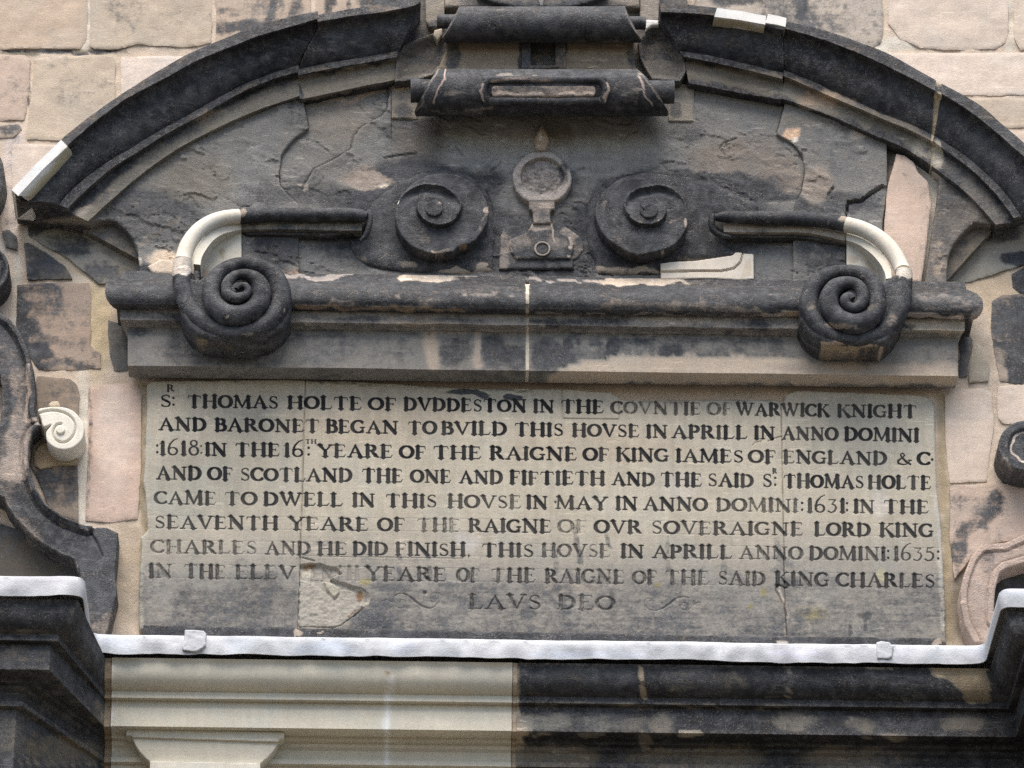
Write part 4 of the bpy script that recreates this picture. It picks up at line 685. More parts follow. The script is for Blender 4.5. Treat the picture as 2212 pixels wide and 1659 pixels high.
relief('strap_body', [(1545, 460), (1560, 458), (1700, 462), (1828, 472), (1828, 528), (1740, 514), (1640, 512), (1580, 512), (1562, 502), (1545, 490)], .130, .07, 'weathered_sandstone', vr, step=3, jit=(.6, 30), tone=(.22, .18, .13), soot=.8)
relief('cream_infill', [(1829, 500), (1870, 510), (1905, 545), (1922, 590), (1918, 604), (1880, 600), (1850, 585), (1829, 580)], .128, .05, 'new_stone', vr, step=3, jit=(.3, 30), bev=(1, .002), rough=(.0006, 30), tone=(.60, .555, .465), soot=.02, tops=[('e', 1880, 570, 14, 12, (.45, .385, .3)), ('e', 1840, 560, 14, 10, (.48, .41, .33)), ('e', 1875, 590, 20, 10, (.46, .38, .3))])
tube('strap_curl', [(1540, 464, .165, 9), (1537, 478, .165, 13), (1540, 496, .155, 13), (1556, 508, .145, 12), (1578, 512, .14, 8)], 'weathered_sandstone', vr, seg=12, **VS)

# ------------------------------------------------------------------ side strapwork, left (black) and right (pink)
q8 = lambda pts: [(.3834*x, 636+.3833*y) for x, y in pts]
sl_ = thing('strapwork_scroll', 'black curving strapwork with a new cream scroll tip left of the inscription', 'strapwork', (230, 1370), 0, 'strapwork beside the inscription')
rimL = q8([(0, 110), (60, 150), (120, 230), (170, 350), (195, 450), (203, 560), (195, 655), (205, 700)])
rimL2 = q8([(240, 735), (190, 780), (165, 850), (160, 930), (175, 1010), (200, 1100), (260, 1190), (350, 1260), (450, 1300), (490, 1312)])
def rim(X, Y, s):
    a = segdist(X, Y, rimL, False)[0]; b = segdist(X, Y, rimL2, False)[0]; c = np.minimum(a, b)
    gr = [(190, 1142), (208, 1168), (222, 1200)]
    return .018*(1-sstep(11, 13.5, c))-.009*np.exp(-((c-16.5)/3.2)**2)+.012*(1-sstep(5, 8, s))*(X < 170)*(Y > 1060)-.008*(1-sstep(1, 3, segdist(X, Y, gr, False)[0]))
relief('strap', [(-90, 640)]+q8([(0, 110), (60, 150), (120, 230), (170, 350), (195, 450), (203, 560), (195, 655), (207, 700), (225, 742), (240, 737), (190, 780), (165, 850), (160, 930), (175, 1010), (200, 1100), (260, 1190), (350, 1260), (450, 1300), (490, 1310), (600, 1310), (665, 1340), (660, 1450), (648, 1560), (655, 1659)])+[(253, 1282), (236, 1350), (224, 1385), (200, 1385), (186, 1290), (168, 1236)]+q8([(425, 1530), (415, 1500), (340, 1470), (250, 1420), (160, 1350), (90, 1270), (40, 1200), (20, 1150)])+[(-10, 1070), (-90, 1050), (-90, 940)]+q8([(0, 730), (8, 650), (12, 520), (0, 450)])+[(-90, 780)],
       .115, -.05, 'weathered_sandstone', sl_, step=2.6, jit=(.8, 30), bev=(4, .01), rough=(.004, 50), h=rim, tone=(.40, .325, .27), soot=.72,
       sops=[('l', rimL, 16, .90), ('l', rimL2, 16, .84), ('l', q8([(0, 250), (60, 330), (100, 480), (100, 620)]), 26, .62), ('l', q8([(150, 400), (160, 560), (150, 690)]), 6, .1), ('l', q8([(30, 500), (40, 650), (30, 760)]), 18, .85), ('e', 40, 940, 30, 60, .5), ('e', 30, 1010, 30, 30, .38), ('l', q8([(90, 1100), (150, 1200), (260, 1330), (420, 1400)]), 40, .85, .7), ('e', 230, 1220, 34, 90, .95), ('e', 130, 1170, 40, 26, .9), ('l', q8([(150, 700), (215, 690)]), 7, .1), ('e', 95, 912, 14, 5, .1)])
CS = q8([(214, 648), (270, 634), (340, 632), (395, 646), (430, 670), (460, 710), (475, 752), (466, 810), (430, 850), (395, 868), (360, 873), (322, 868), (290, 850), (268, 828), (259, 795), (263, 768), (290, 732), (246, 745), (230, 695)])
spi = smooth(q8([(218, 668), (280, 654), (345, 660), (400, 690), (425, 740), (415, 790), (380, 826), (340, 832), (305, 806), (300, 770), (318, 735), (345, 728)]), 6)
spj = smooth(q8([(240, 715), (300, 690), (350, 700), (385, 740)]), 6)
relief('scroll_tip', CS, .130, -.02, 'new_stone', sl_, step=1.2, sm=True, jit=(.2, 20), bev=(2.5, .005), rough=(.0005, 20), h=lambda X, Y, s: -.013*np.exp(-(segdist(X, Y, spi, False)[0]/1.9)**2), tone=(.66, .62, .53), soot=0.)
relief('scroll_bud', [(130.4+10*math.cos(a), 927.5+9.3*math.sin(a)) for a in np.linspace(0, 6.28, 20)[:-1]], .140, .09, 'new_stone', sl_, step=1.2, jit=(.1, 20), bev=(2.5, .006), rough=(0, 1), tone=(.66, .62, .53), soot=0.)
relief('mortar_patch', q8([(272, 618), (290, 600), (325, 602), (340, 632), (280, 636)]), .08, -.02, 'mortar', sl_, step=2, tone=(.55, .46, .34), soot=.05)
relief('mortar_patch', q8([(185, 900), (215, 850), (260, 830), (300, 860), (440, 925), (435, 960), (330, 960), (280, 975), (225, 985), (190, 960)]), .02, -.02, 'mortar', sl_, step=3, tone=(.36, .27, .17), soot=.12)
sr_ = thing('strapwork_scroll', 'clean pink strapwork band right of the inscription beneath a black scroll end', 'strapwork', (2110, 1380), 0, 'strapwork beside the inscription')
rimR = [(2300, 1138), (2212, 1156), (2171, 1174), (2132, 1177), (2117, 1180), (2096, 1206), (2081, 1245), (2074, 1281), (2075, 1311), (2084, 1353), (2104, 1390)]
rimI = [(2146, 1340), (2148, 1293), (2150, 1272), (2159, 1240), (2171, 1230), (2212, 1217), (2300, 1196)]
def rimr(X, Y, s):
    a = segdist(X, Y, rimR, False)[0]; b = segdist(X, Y, rimI, False)[0]; c = np.minimum(a, b)
    return .010*(1-sstep(13, 15.5, c))-.004*np.exp(-((c-16.5)/2.2)**2)
relief('strap', rimR+[(2150, 1392)]+rimI, .115, -.05, 'weathered_sandstone', sr_, step=2, jit=(.5, 30), bev=(3, .006), rough=(.003, 50), h=rimr, tone=(.385, .295, .24), soot=.14, sops=[('e', 2135, 1215, 16, 30, .42), ('e', 2200, 1190, 30, 12, .3), ('l', [(2148, 1293), (2152, 1260)], 12, .35), ('e', 2110, 1270, 20, 14, .34)])
ce = (2219, 962)
relief('scroll_end', [(ce[0]+62*math.cos(a), ce[1]+56*math.sin(a)) for a in np.linspace(0, 6.28, 40)[:-1]], .17, -.02, 'weathered_sandstone', sr_, step=1.5, jit=(.7, 14), bev=(4, .01), rough=(.004, 20), h=lambda X, Y, s: -.016*np.exp(-((s-24)/4)**2)+.01*sstep(30, 46, s), tone=(.46, .39, .33), soot=.8, sops=[('l', [(ce[0]+34*math.cos(a), ce[1]+31*math.sin(a)) for a in np.linspace(1.2, 4.8, 16)], 5, .0), ('l', [(2165, 990), (2185, 1012)], 12, .6), ('l', [(2185, 930), (2172, 960)], 8, .62)])
fl_ = thing('scroll_fragment', 'right rim of a black scroll at the left edge beside the triangular stone', 'scroll', (0, 620), 0)
relief('scroll_end', [(-40+60*math.cos(a), 580+56*math.sin(a)) for a in np.linspace(0, 6.28, 40)[:-1]], .15, -.02, 'weathered_sandstone', fl_, step=2, jit=(.7, 14), bev=(4, .01), h=lambda X, Y, s: -.014*np.exp(-((s-12)/4)**2), tone=(.4, .32, .26), soot=.85)
relief('scroll_end', [(-52+62*math.cos(a), 378+76*math.sin(a)) for a in np.linspace(0, 6.28, 40)[:-1]], .15, -.02, 'weathered_sandstone', fl_, step=2, jit=(.7, 14), bev=(4, .01), tone=(.3, .25, .2), soot=.95)

# ------------------------------------------------------------------ sill, lead flashing and the moulded cornice below
si = relief('stone_sill', [(310, 1349), (900, 1360), (1500, 1371), (2034, 1377), (2036, 1400), (900, 1392), (310, 1380)], .062, -.05, 'weathered_sandstone', None, step=3, jit=(.8, 40), tone=(.36, .3, .24), soot=.9, sops=[('e', 648, 1364, 12, 6, .0), ('e', 693, 1362, 7, 3, .1), ('l', [(640, 1370), (646, 1358)], 3, .0), ('e', 1695, 1385, 12, 10, .05), ('e', 2025, 1388, 14, 6, .1), ('e', 1370, 1380, 400, 8, .82)], tops=[('e', 1695, 1385, 14, 12, (.5, .45, .4))])
si['label'] = 'thin dark stone sill between the inscription and the white lead'; si['category'] = 'sill'
def X_(x, y, d): return float(P(x, y, d)[0])
def Z_(x, y, d): return float(P(x, y, d)[2])
DB = .55
xl = -1.867-.17
xr = X_(2128, 1425, .30)+.30
xj1, xj2 = X_(240, 1500, .2), X_(1108, 1500, .2)
XMIN, XMAX = -3.6, 3.6
def plan(o, lo, hi, n, rnd=.0):
    """plan line of the cornice at projection o between stations lo..hi (0..5 = block left end, corners, block right end)"""
    c = [(XMIN, DB+o), (xl+o, DB+o), (xl+o, o), (xr-o, o), (xr-o, DB+o), (XMAX, DB+o)]
    return np.array(c)
def run(nm, mat, par, rows, c0, c1, n=80, x0=None, x1=None, rough=(.004, .2), seed=0, rnd=0, wav=None, **kw):
    """rows: (projection, z). c0..c1 choose the corners; x0/x1 override the end stations"""
    R = []
    for k, (o_, z) in enumerate(rows):
        c = plan(o_, 0, 0, 0)[c0:c1+1].copy()
        if x0 is not None: c[0, 0] = x0
        if x1 is not None: c[-1, 0] = x1
        if rnd:
            out = [c[0]]
            for i in range(1, len(c)-1):
                a, b, d = c[i-1], c[i], c[i+1]
                u = (a-b)/np.linalg.norm(a-b); v = (d-b)/np.linalg.norm(d-b)
                for t in np.linspace(0, 1, 7): out.append(b+u*rnd*(1-t)**2+v*rnd*t**2)
            out.append(c[-1]); c = np.array(out)
        seg = np.r_[0, np.cumsum(np.linalg.norm(np.diff(c, axis=0), axis=1))]/1
        key = []
        tot = seg[-1]
        for i in range(len(c)-1):
            m_ = max(1, int(round(n*(seg[i+1]-seg[i])/tot))) if k == 0 else cnts[i]
            key.append(m_)
        if k == 0: cnts = key
        pts = np.vstack([c[i]+(c[i+1]-c[i])*np.linspace(0, 1, cnts[i], endpoint=False)[:, None] for i in range(len(c)-1)]+[c[-1:]])
        zz = np.full(len(pts), z)
        if wav is not None: zz = zz+wav(pts[:, 0], k)
        R.append(np.c_[pts[:, 0], -pts[:, 1], zz])
    R = subdiv(np.array(R)); m_, N, _ = R.shape
    if rough[0]:
        k = rough[0]*2*(fbm(R[..., 0]/rough[1]+R[..., 1]*2, R[..., 2]/rough[1], 4, seed)-.5); k[0] = 0; k[-1] = 0
        R[..., 1] += k; R[..., 2] += .5*k
    q = np.arange(m_*N).reshape(m_, N); f = [np.stack([q[:-1, :-1], q[1:, :-1], q[1:, 1:], q[:-1, 1:]], -1).reshape(-1, 4), q[:, 0][::-1].copy(), q[:, -1].copy()]
    return make_mesh(nm, R.reshape(-1, 3), f, mat, par, **kw)
zt, zb = Z_(800, 1379, .30), Z_(800, 1418.5, .30)
z1, z2, z3 = Z_(800, 1436, .265), Z_(800, 1499.5, .20), Z_(800, 1513.5, .20)
z4 = Z_(800, 1575, .17)
z5 = Z_(800, 1641, .06); z6 = Z_(800, 1652, .06)
def prof(k=1.0):
    ov = [(.278, z1+.012), (.268, z1), (.266, z1-(z1-z2)*.22), (.262, z1-(z1-z2)*.45), (.252, z1-(z1-z2)*.66), (.236, z1-(z1-z2)*.83), (.216, z1-(z1-z2)*.95), (.200, z2)]
    return [(-.2, z1+.014)]+ov+[(.200, z3), (.170, z3-.001), (.170, z4), (.090, z4-.001), (.088, z4-.018), (.062, z4-.02), (.060, z4-.035), (.045, z4-.045), (.040, z5), (.060, z5-.002), (.060, z6), (.035, z6-.004), (.035, z6-.7), (-.2, z6-.7)]
DK = dict(tone=(.22, .195, .16), soot=.82)
xj0 = X_(226, 1500, .2); xj3 = X_(1117, 1500, .2)
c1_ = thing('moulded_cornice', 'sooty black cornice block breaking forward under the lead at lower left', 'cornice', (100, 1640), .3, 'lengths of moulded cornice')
run('moulding', 'weathered_sandstone', c1_, prof(), 0, 2, n=130, x1=xj0, seed=3, **DK, sops=[('e', 60, 1420, 70, 20, .62), ('e', 60, 1364, 70, 5, .55), ('e', 215, 1535, 24, 26, .55), ('l', [(225, 1545), (232, 1560)], 10, .0), ('e', 140, 1620, 90, 30, .5), ('l', [(40, 1650), (235, 1652)], 8, .5), ('l', [(236, 1400), (238, 1600)], 8, .3), ('e', 170, 1534, 40, 20, .75), ('e', 30, 1560, 60, 80, .6), ('p', [(180, 1290), (212, 1290), (234, 1400), (234, 1485), (150, 1485), (128, 1440), (160, 1350)], 1.15, 4)], tops=[('l', [(236, 1400), (238, 1650)], 8, (.33, .26, .18)), ('e', 130, 1620, 110, 30, (.2, .165, .115))])  # last soot polygon: crust plus painted shade on the sheltered return face
relief('console', [(-60, 1470), (6, 1484), (22, 1500), (36, 1545), (45, 1600), (38, 1632), (20, 1640), (-60, 1646)], .50, .05, 'weathered_sandstone', c1_, step=3, bev=(14, .05), tone=(.18, .14, .10), soot=.6)
run('mortar_joint', 'mortar', c1_, [(o_-.006, z) for o_, z in prof()], 2, 3, n=4, x0=xj0-.01, x1=xj1, rough=(.010, .03), seed=13, tone=(.36, .28, .19), soot=.3)
c2_ = thing('moulded_cornice', 'smooth new cream cornice length below the left half of the lead', 'cornice', (670, 1650), .1, 'lengths of moulded cornice')
run('moulding', 'new_stone', c2_, prof(), 2, 3, n=90, x0=xj1+.002, x1=xj2-.004, rough=(.0007, .3), tone=(.60, .555, .45), soot=.0, sops=[('l', [(836, 1430), (836, 1470)], 3, .25)], tops=[('l', [(838, 1460), (838, 1520), (838, 1575), (838, 1660)], 10, (.76, .74, .69), .8), ('l', [(836, 1430), (837, 1490)], 4, (.40, .28, .16), .6), ('l', [(241, 1430), (241, 1660)], 5, (.72, .69, .62))])
relief('corbel', [(285, 1589), (602, 1598), (600, 1604), (596, 1614), (590, 1623), (580, 1633), (562, 1648), (325, 1644), (312, 1634), (302, 1624), (294, 1612), (288, 1600)], .122, .02, 'new_stone', c2_, step=2, jit=(.1, 30), bev=(1.5, .003), rough=(0, 1), h=lambda X, Y, s: -.012*sstep(0, 50, Y-1595)**1.5, tone=(.60, .555, .45), soot=0.)
relief('corbel_slab', [(272, 1574), (614, 1581), (614, 1594), (604, 1596), (600, 1602), (286, 1592), (283, 1588), (272, 1588)], .135, .02, 'new_stone', c2_, step=2, jit=(.1, 30), bev=(1.5, .003), rough=(0, 1), tone=(.60, .555, .45), soot=0.)
relief('corbel_fillet', [(324, 1643.5), (562, 1648.5), (562, 1720), (324, 1720)], .128, .02, 'new_stone', c2_, step=2, jit=(.1, 30), bev=(1, .002), rough=(0, 1), tone=(.64, .60, .51), soot=0.)
c3_ = thing('moulded_cornice', 'black weathered cornice length below the right half of the lead', 'cornice', (1650, 1640), .1, 'lengths of moulded cornice')
run('moulding', 'weathered_sandstone', c3_, prof(), 2, 5, n=190, x0=xj3, rough=(.006, .14), seed=7, **DK, sops=[('e', 1230, 1475, 70, 18, .68), ('e', 1470, 1470, 40, 24, .62), ('e', 1560, 1475, 60, 22, .66), ('e', 1430, 1565, 26, 26, .35), ('l', [(1391, 1432), (1392, 1505)], 8, -.1, .3), ('e', 1180, 1560, 60, 20, .4), ('e', 1330, 1560, 80, 20, .5), ('e', 1112, 1500, 12, 80, .25), ('e', 1120, 1575, 26, 14, -.1), ('e', 1490, 1586, 26, 9, -.2, .2), ('e', 1280, 1585, 30, 4, .1), ('e', 1170, 1585, 22, 4, .1), ('p', [(2008, 1440), (2030, 1436), (2130, 1436), (2142, 1480), (2138, 1515), (2095, 1518), (2075, 1490), (2050, 1465), (2020, 1455)], -.1, 3), ('p', [(1846, 1434), (1930, 1432), (1925, 1440), (1880, 1444)], -.1, 3), ('e', 1720, 1560, 50, 20, .42), ('e', 1860, 1565, 40, 16, .4), ('e', 1930, 1590, 26, 8, .0), ('e', 1870, 1592, 10, 4, -.1), ('e', 2080, 1560, 50, 20, .5), ('l', [(1160, 1518), (1300, 1522), (1700, 1530)], 7, .5), ('e', 1350, 1516, 30, 4, .2), ('e', 1200, 1635, 90, 30, .35), ('e', 1500, 1640, 150, 30, .45), ('e', 1850, 1640, 120, 30, .42), ('e', 1390, 1600, 14, 20, .3), ('l', [(1706, 1440), (1698, 1510)], 5, .05), ('e', 1115, 1600, 18, 60, .2)],
    tops=[('e', 1390, 1480, 10, 60, (.36, .28, .2)), ('e', 1120, 1560, 22, 60, (.46, .38, .29)), ('e', 1490, 1586, 28, 11, (.44, .39, .31)), ('p', [(2008, 1440), (2030, 1436), (2130, 1436), (2142, 1480), (2138, 1515), (2095, 1518), (2075, 1490), (2050, 1465), (2020, 1455)], (.34, .27, .18), 3), ('e', 1720, 1560, 60, 24, (.24, .21, .17)), ('e', 1240, 1560, 140, 26, (.21, .2, .175)), ('e', 1500, 1635, 400, 24, (.22, .185, .14))])
run('mortar_joint', 'mortar', c3_, [(o_-.005, z) for o_, z in prof()], 2, 3, n=4, x0=xj2-.002, x1=xj3+.006, rough=(.008, .03), seed=15, tone=(.44, .36, .26), soot=.22)
le = thing('lead_flashing', 'long pale grey lead flashing stepping forward over the blocks at both ends', 'flashing', (1170, 1425), .3)
def wav(x, k):
    w_ = (fbm(x/.35, x*0+3.3, 3, 5)-.5)*.020+(fbm(x/.07, x*0+7, 2, 6)-.5)*.008
    sag = -.012*np.cos(np.clip(x/1.9, -1, 1)*np.pi/2)
    return (w_*(1.0 if k in (4, 5) else .35 if k in (1, 2, 6, 7) else .6))+sag*0
run('strip', 'lead', le, [(-.05, zt+.03), (.297, zt+.003), (.302, zt-.003), (.305, (zt+zb)/2), (.301, zb), (.2975, zb), (.2975, zt-.012), (-.05, zt+.018)], 0, 5, n=420, rough=(.012, .055), seed=9, rnd=.05, wav=wav, tone=(.47, .478, .49), soot=.0, warp=5,
    tops=[('e', 90, 1245, 60, 16, (.42, .42, .44)), ('e', 700, 1400, 60, 14, (.52, .55, .60)), ('e', 870, 1395, 30, 16, (.52, .54, .58)), ('l', [(1150, 1410), (1400, 1412)], 10, (.53, .55, .60)), ('l', [(1940, 1412), (1960, 1400)], 24, (.5, .5, .54)), ('e', 1720, 1412, 60, 12, (.54, .54, .6)), ('e', 2110, 1412, 12, 10, (.48, .47, .5)), ('l', [(214, 1290), (230, 1380)], 8, (.45, .45, .49))],
    sops=[('e', 1990, 1398, 40, 8, .2), ('e', 1420, 1395, 40, 5, .22), ('e', 100, 1240, 60, 8, .22), ('e', 2200, 1280, 20, 12, .25), ('e', 1200, 1396, 120, 4, .16), ('l', [(1300, 1398), (1304, 1420)], 6, .3), ('l', [(700, 1382), (703, 1412)], 4, .25), ('l', [(1560, 1398), (1566, 1424)], 8, .28), ('l', [(1790, 1398), (1796, 1424)], 10, .25), ('l', [(540, 1376), (542, 1408)], 3, .3), ('l', [(930, 1386), (932, 1415)], 5, .22), ('l', [(1180, 1392), (1320, 1396), (1500, 1400)], 3, .3), ('l', [(30, 1232), (34, 1262)], 8, .3), ('l', [(150, 1230), (152, 1258)], 8, .25)])
relief('clip', [(399, 1359), (440, 1361), (446, 1368), (445, 1394), (438, 1400), (424, 1408), (396, 1405), (393, 1398), (398, 1380)], .312, .28, 'lead', le, step=1.5, jit=(.4, 14), bev=(3, .008), rough=(.002, 12), tone=(.47, .478, .49), soot=.04, sops=[('l', [(394, 1403), (430, 1409)], 4, .7), ('l', [(447, 1370), (444, 1396)], 4, .3)])
relief('clip', [(1893, 1386), (1904, 1383), (1922, 1386), (1931, 1396), (1928, 1420), (1920, 1424), (1895, 1424), (1893, 1410)], .312, .28, 'lead', le, step=1.5, jit=(.4, 14), bev=(4, .012), rough=(.002, 12), tone=(.47, .478, .49), soot=.04, sops=[('l', [(1894, 1424), (1922, 1425)], 4, .6)])

# ------------------------------------------------------------------ the inscription
TK, TN = .31, .14
def arc(cx, cy, rx, ry, a0, a1, n=14, t=TN, T_=TK, p=1.3):
    o_ = []
    for a in np.radians(np.linspace(a0, a1, n)):
        o_.append((cx+rx*math.cos(a), cy+ry*math.sin(a), t+(T_-t)*abs(math.cos(a))**p))
    return o_
def serif(x, y, l=.13, r=.13, up=0):
    return [(x-l*1.15, y, .085), (x, y, .12), (x+r*1.15, y, .085)]
def stem(x, t=TK, y0=0., y1=1., s0=1, s1=1):
    s = [[(x, y0+.03, t), (x, y1-.03, t)]]
    if s0: s.append(serif(x, y0+.03, .15 if t > .1 else .12, .15 if t > .1 else .12))
    if s1: s.append(serif(x, y1-.03, .15 if t > .1 else .12, .15 if t > .1 else .12))
    return s
G = {}
G['A'] = (1.06, [[(.54, .97, TN), (.16, .03, TN)], [(.52, .97, .12), (.86, .03, TK)], [(.3, .36, .07), (.72, .36, .07)], serif(.16, .03), serif(.88, .03, .16, .16)])
G['B'] = (.80, stem(.2)+[[(.2, .96, .07), (.42, .96, .08)]+arc(.42, .76, .22, .2, 80, -80, 9)+[(.2, .54, .07)], [(.2, .54, .07), (.45, .54, .08)]+arc(.46, .285, .26, .25, 80, -80, 9)+[(.2, .035, .07)]])
G['C'] = (.86, [arc(.5, .5, .42, .46, 48, 312, 20), [(.80, .93, .06), (.79, .70, .04)], [(.78, .16, .08), (.84, .22, .03)]])
G['D'] = (1.0, stem(.2)+[[(.2, .96, .07), (.42, .96, .08)]+arc(.44, .5, .42, .46, 85, -85, 14)+[(.2, .04, .07)]])
G['E'] = (.82, stem(.2)+[[(.2, .965, .07), (.68, .965, .07), (.72, .80, .05)], [(.2, .52, .07), (.54, .52, .07)], [(.54, .62, .04), (.54, .42, .04)], [(.2, .035, .08), (.68, .035, .08), (.78, .22, .05)]])
G['F'] = (.76, stem(.2)+[[(.2, .965, .07), (.66, .965, .07), (.70, .78, .05)], [(.2, .50, .07), (.54, .50, .07)], [(.54, .60, .04), (.54, .40, .04)]])
G['G'] = (.96, [arc(.5, .5, .42, .46, 50, 312, 20), [(.80, .93, .06), (.79, .70, .04)], [(.80, .06, .15), (.80, .42, .15)], serif(.79, .43, .14, .12)])
G['H'] = (1.06, stem(.2)+stem(.86)+[[(.2, .5, .07), (.86, .5, .07)]])
G['I'] = (.40, stem(.2))
G['K'] = (.98, stem(.2)+[[(.26, .46, .08), (.78, .97, .07)], [(.44, .60, .12), (.86, .03, TK)], serif(.78, .97), serif(.86, .03, .12, .16)])
G['L'] = (.80, stem(.2)+[[(.2, .035, .08), (.66, .035, .09), (.78, .22, .06)]])
G['M'] = (1.28, [[(.2, .97, TN), (.16, .03, TN)], [(.22, .97, TK), (.62, .08, .12)], [(1.02, .97, TN), (.62, .06, TN)], [(1.04, .97, TK), (1.08, .03, TK)], serif(.16, .03), serif(1.08, .03, .16, .16), serif(.18, .97, .12, .06), serif(1.06, .97, .06, .14)])
G['N'] = (1.10, [[(.2, .97, TN), (.2, .03, TN)], [(.2, .96, TK), (.88, .05, TK)], [(.90, .97, TN), (.90, .03, TN)], serif(.2, .03), serif(.90, .97), serif(.17, .97, .14, .06)])
G['O'] = (1.0, [arc(.5, .5, .41, .455, 0, 360, 26)])
G['P'] = (.78, stem(.2)+[[(.2, .96, .07), (.42, .96, .08)]+arc(.42, .72, .25, .24, 80, -80, 10)+[(.2, .48, .07)]])
G['R'] = (.96, stem(.2)+[[(.2, .96, .07), (.42, .96, .08)]+arc(.42, .74, .24, .22, 80, -80, 10)+[(.2, .52, .07)], [(.42, .52, .12), (.70, .18, TK), (.86, .04, .14), (.95, .03, .06)]])
G['S'] = (.72, [arc(.38, .73, .24, .235, 40, 210, 10, .07, .13)+[(.22, .60, .15), (.40, .50, .19), (.55, .40, .17)]+arc(.36, .265, .25, .235, 30, -140, 10, .07, .15), [(.58, .93, .05), (.585, .74, .04)], [(.12, .26, .04), (.12, .06, .06)]])
G['T'] = (1.0, stem(.5, s1=0)+[[(.06, .78, .05), (.1, .965, .07), (.9, .965, .07), (.94, .78, .05)]])
G['V'] = (1.02, [[(.16, .97, TK), (.52, .03, .12)], [(.88, .97, TN), (.53, .03, TN)], serif(.16, .97, .16, .16), serif(.88, .97)])
G['W'] = (1.46, [[(.15, .97, TK), (.45, .03, .12)], [(.76, .97, TN), (.46, .03, TN)], [(.68, .97, TK), (.98, .03, .12)], [(1.30, .97, TN), (.99, .03, TN)], serif(.15, .97, .15, .15), serif(.7, .97), serif(1.30, .97)])
G['Y'] = (1.0, [[(.16, .97, TK), (.52, .45, .14)], [(.88, .97, TN), (.52, .45, TN)], [(.52, .48, TK), (.52, .03, TK)], serif(.16, .97, .16, .16), serif(.88, .97), serif(.52, .03, .16, .16)])
G['&'] = (1.0, [[(.88, .36, .06), (.72, .10, .08), (.45, .02, .1), (.18, .12, .15), (.16, .34, .15), (.40, .56, .1), (.55, .76, .1), (.44, .94, .08), (.30, .84, .1), (.36, .62, .13), (.62, .28, .17), (.90, .04, .14)], serif(.86, .38, .08, .08)])
G['1'] = (.42, [[(.24, 1.0, TK), (.24, .03, TK)], [(.06, .86, .06), (.24, 1.0, .1)], serif(.24, .03, .14, .14)])
G['6'] = (.74, [[(.66, 1.32, .06), (.42, 1.18, .10), (.20, .86, .15), (.12, .50, .18), (.13, .26, .18)], arc(.37, .30, .26, .29, 0, 360, 20, .08, .17)])
G['8'] = (.74, [arc(.37, .98, .19, .22, 0, 360, 16, .08, .15), arc(.37, .36, .26, .34, 0, 360, 20, .09, .18)])
G['3'] = (.66, [[(.10, 1.0, .08), (.54, 1.0, .08), (.30, .66, .09), (.48, .58, .12), (.56, .36, .17), (.46, .10, .14), (.26, -.02, .09), (.08, .08, .12)]])
G['5'] = (.70, [[(.60, 1.06, .06), (.44, .98, .08), (.24, 1.0, .08), (.18, .66, .10), (.40, .68, .11), (.58, .50, .16), (.60, .28, .17), (.48, .06, .13), (.24, -.02, .09), (.08, .10, .13)]])
G[':'] = (.3, [[(.15, .18, .19), (.15, .19, .19)], [(.15, .72, .19), (.15, .73, .19)]])
G['.'] = (.3, [[(.15, .45, .2), (.15, .46, .2)]])
G[','] = (.3, [[(.15, .05, .15), (.1, -.1, .06)]])
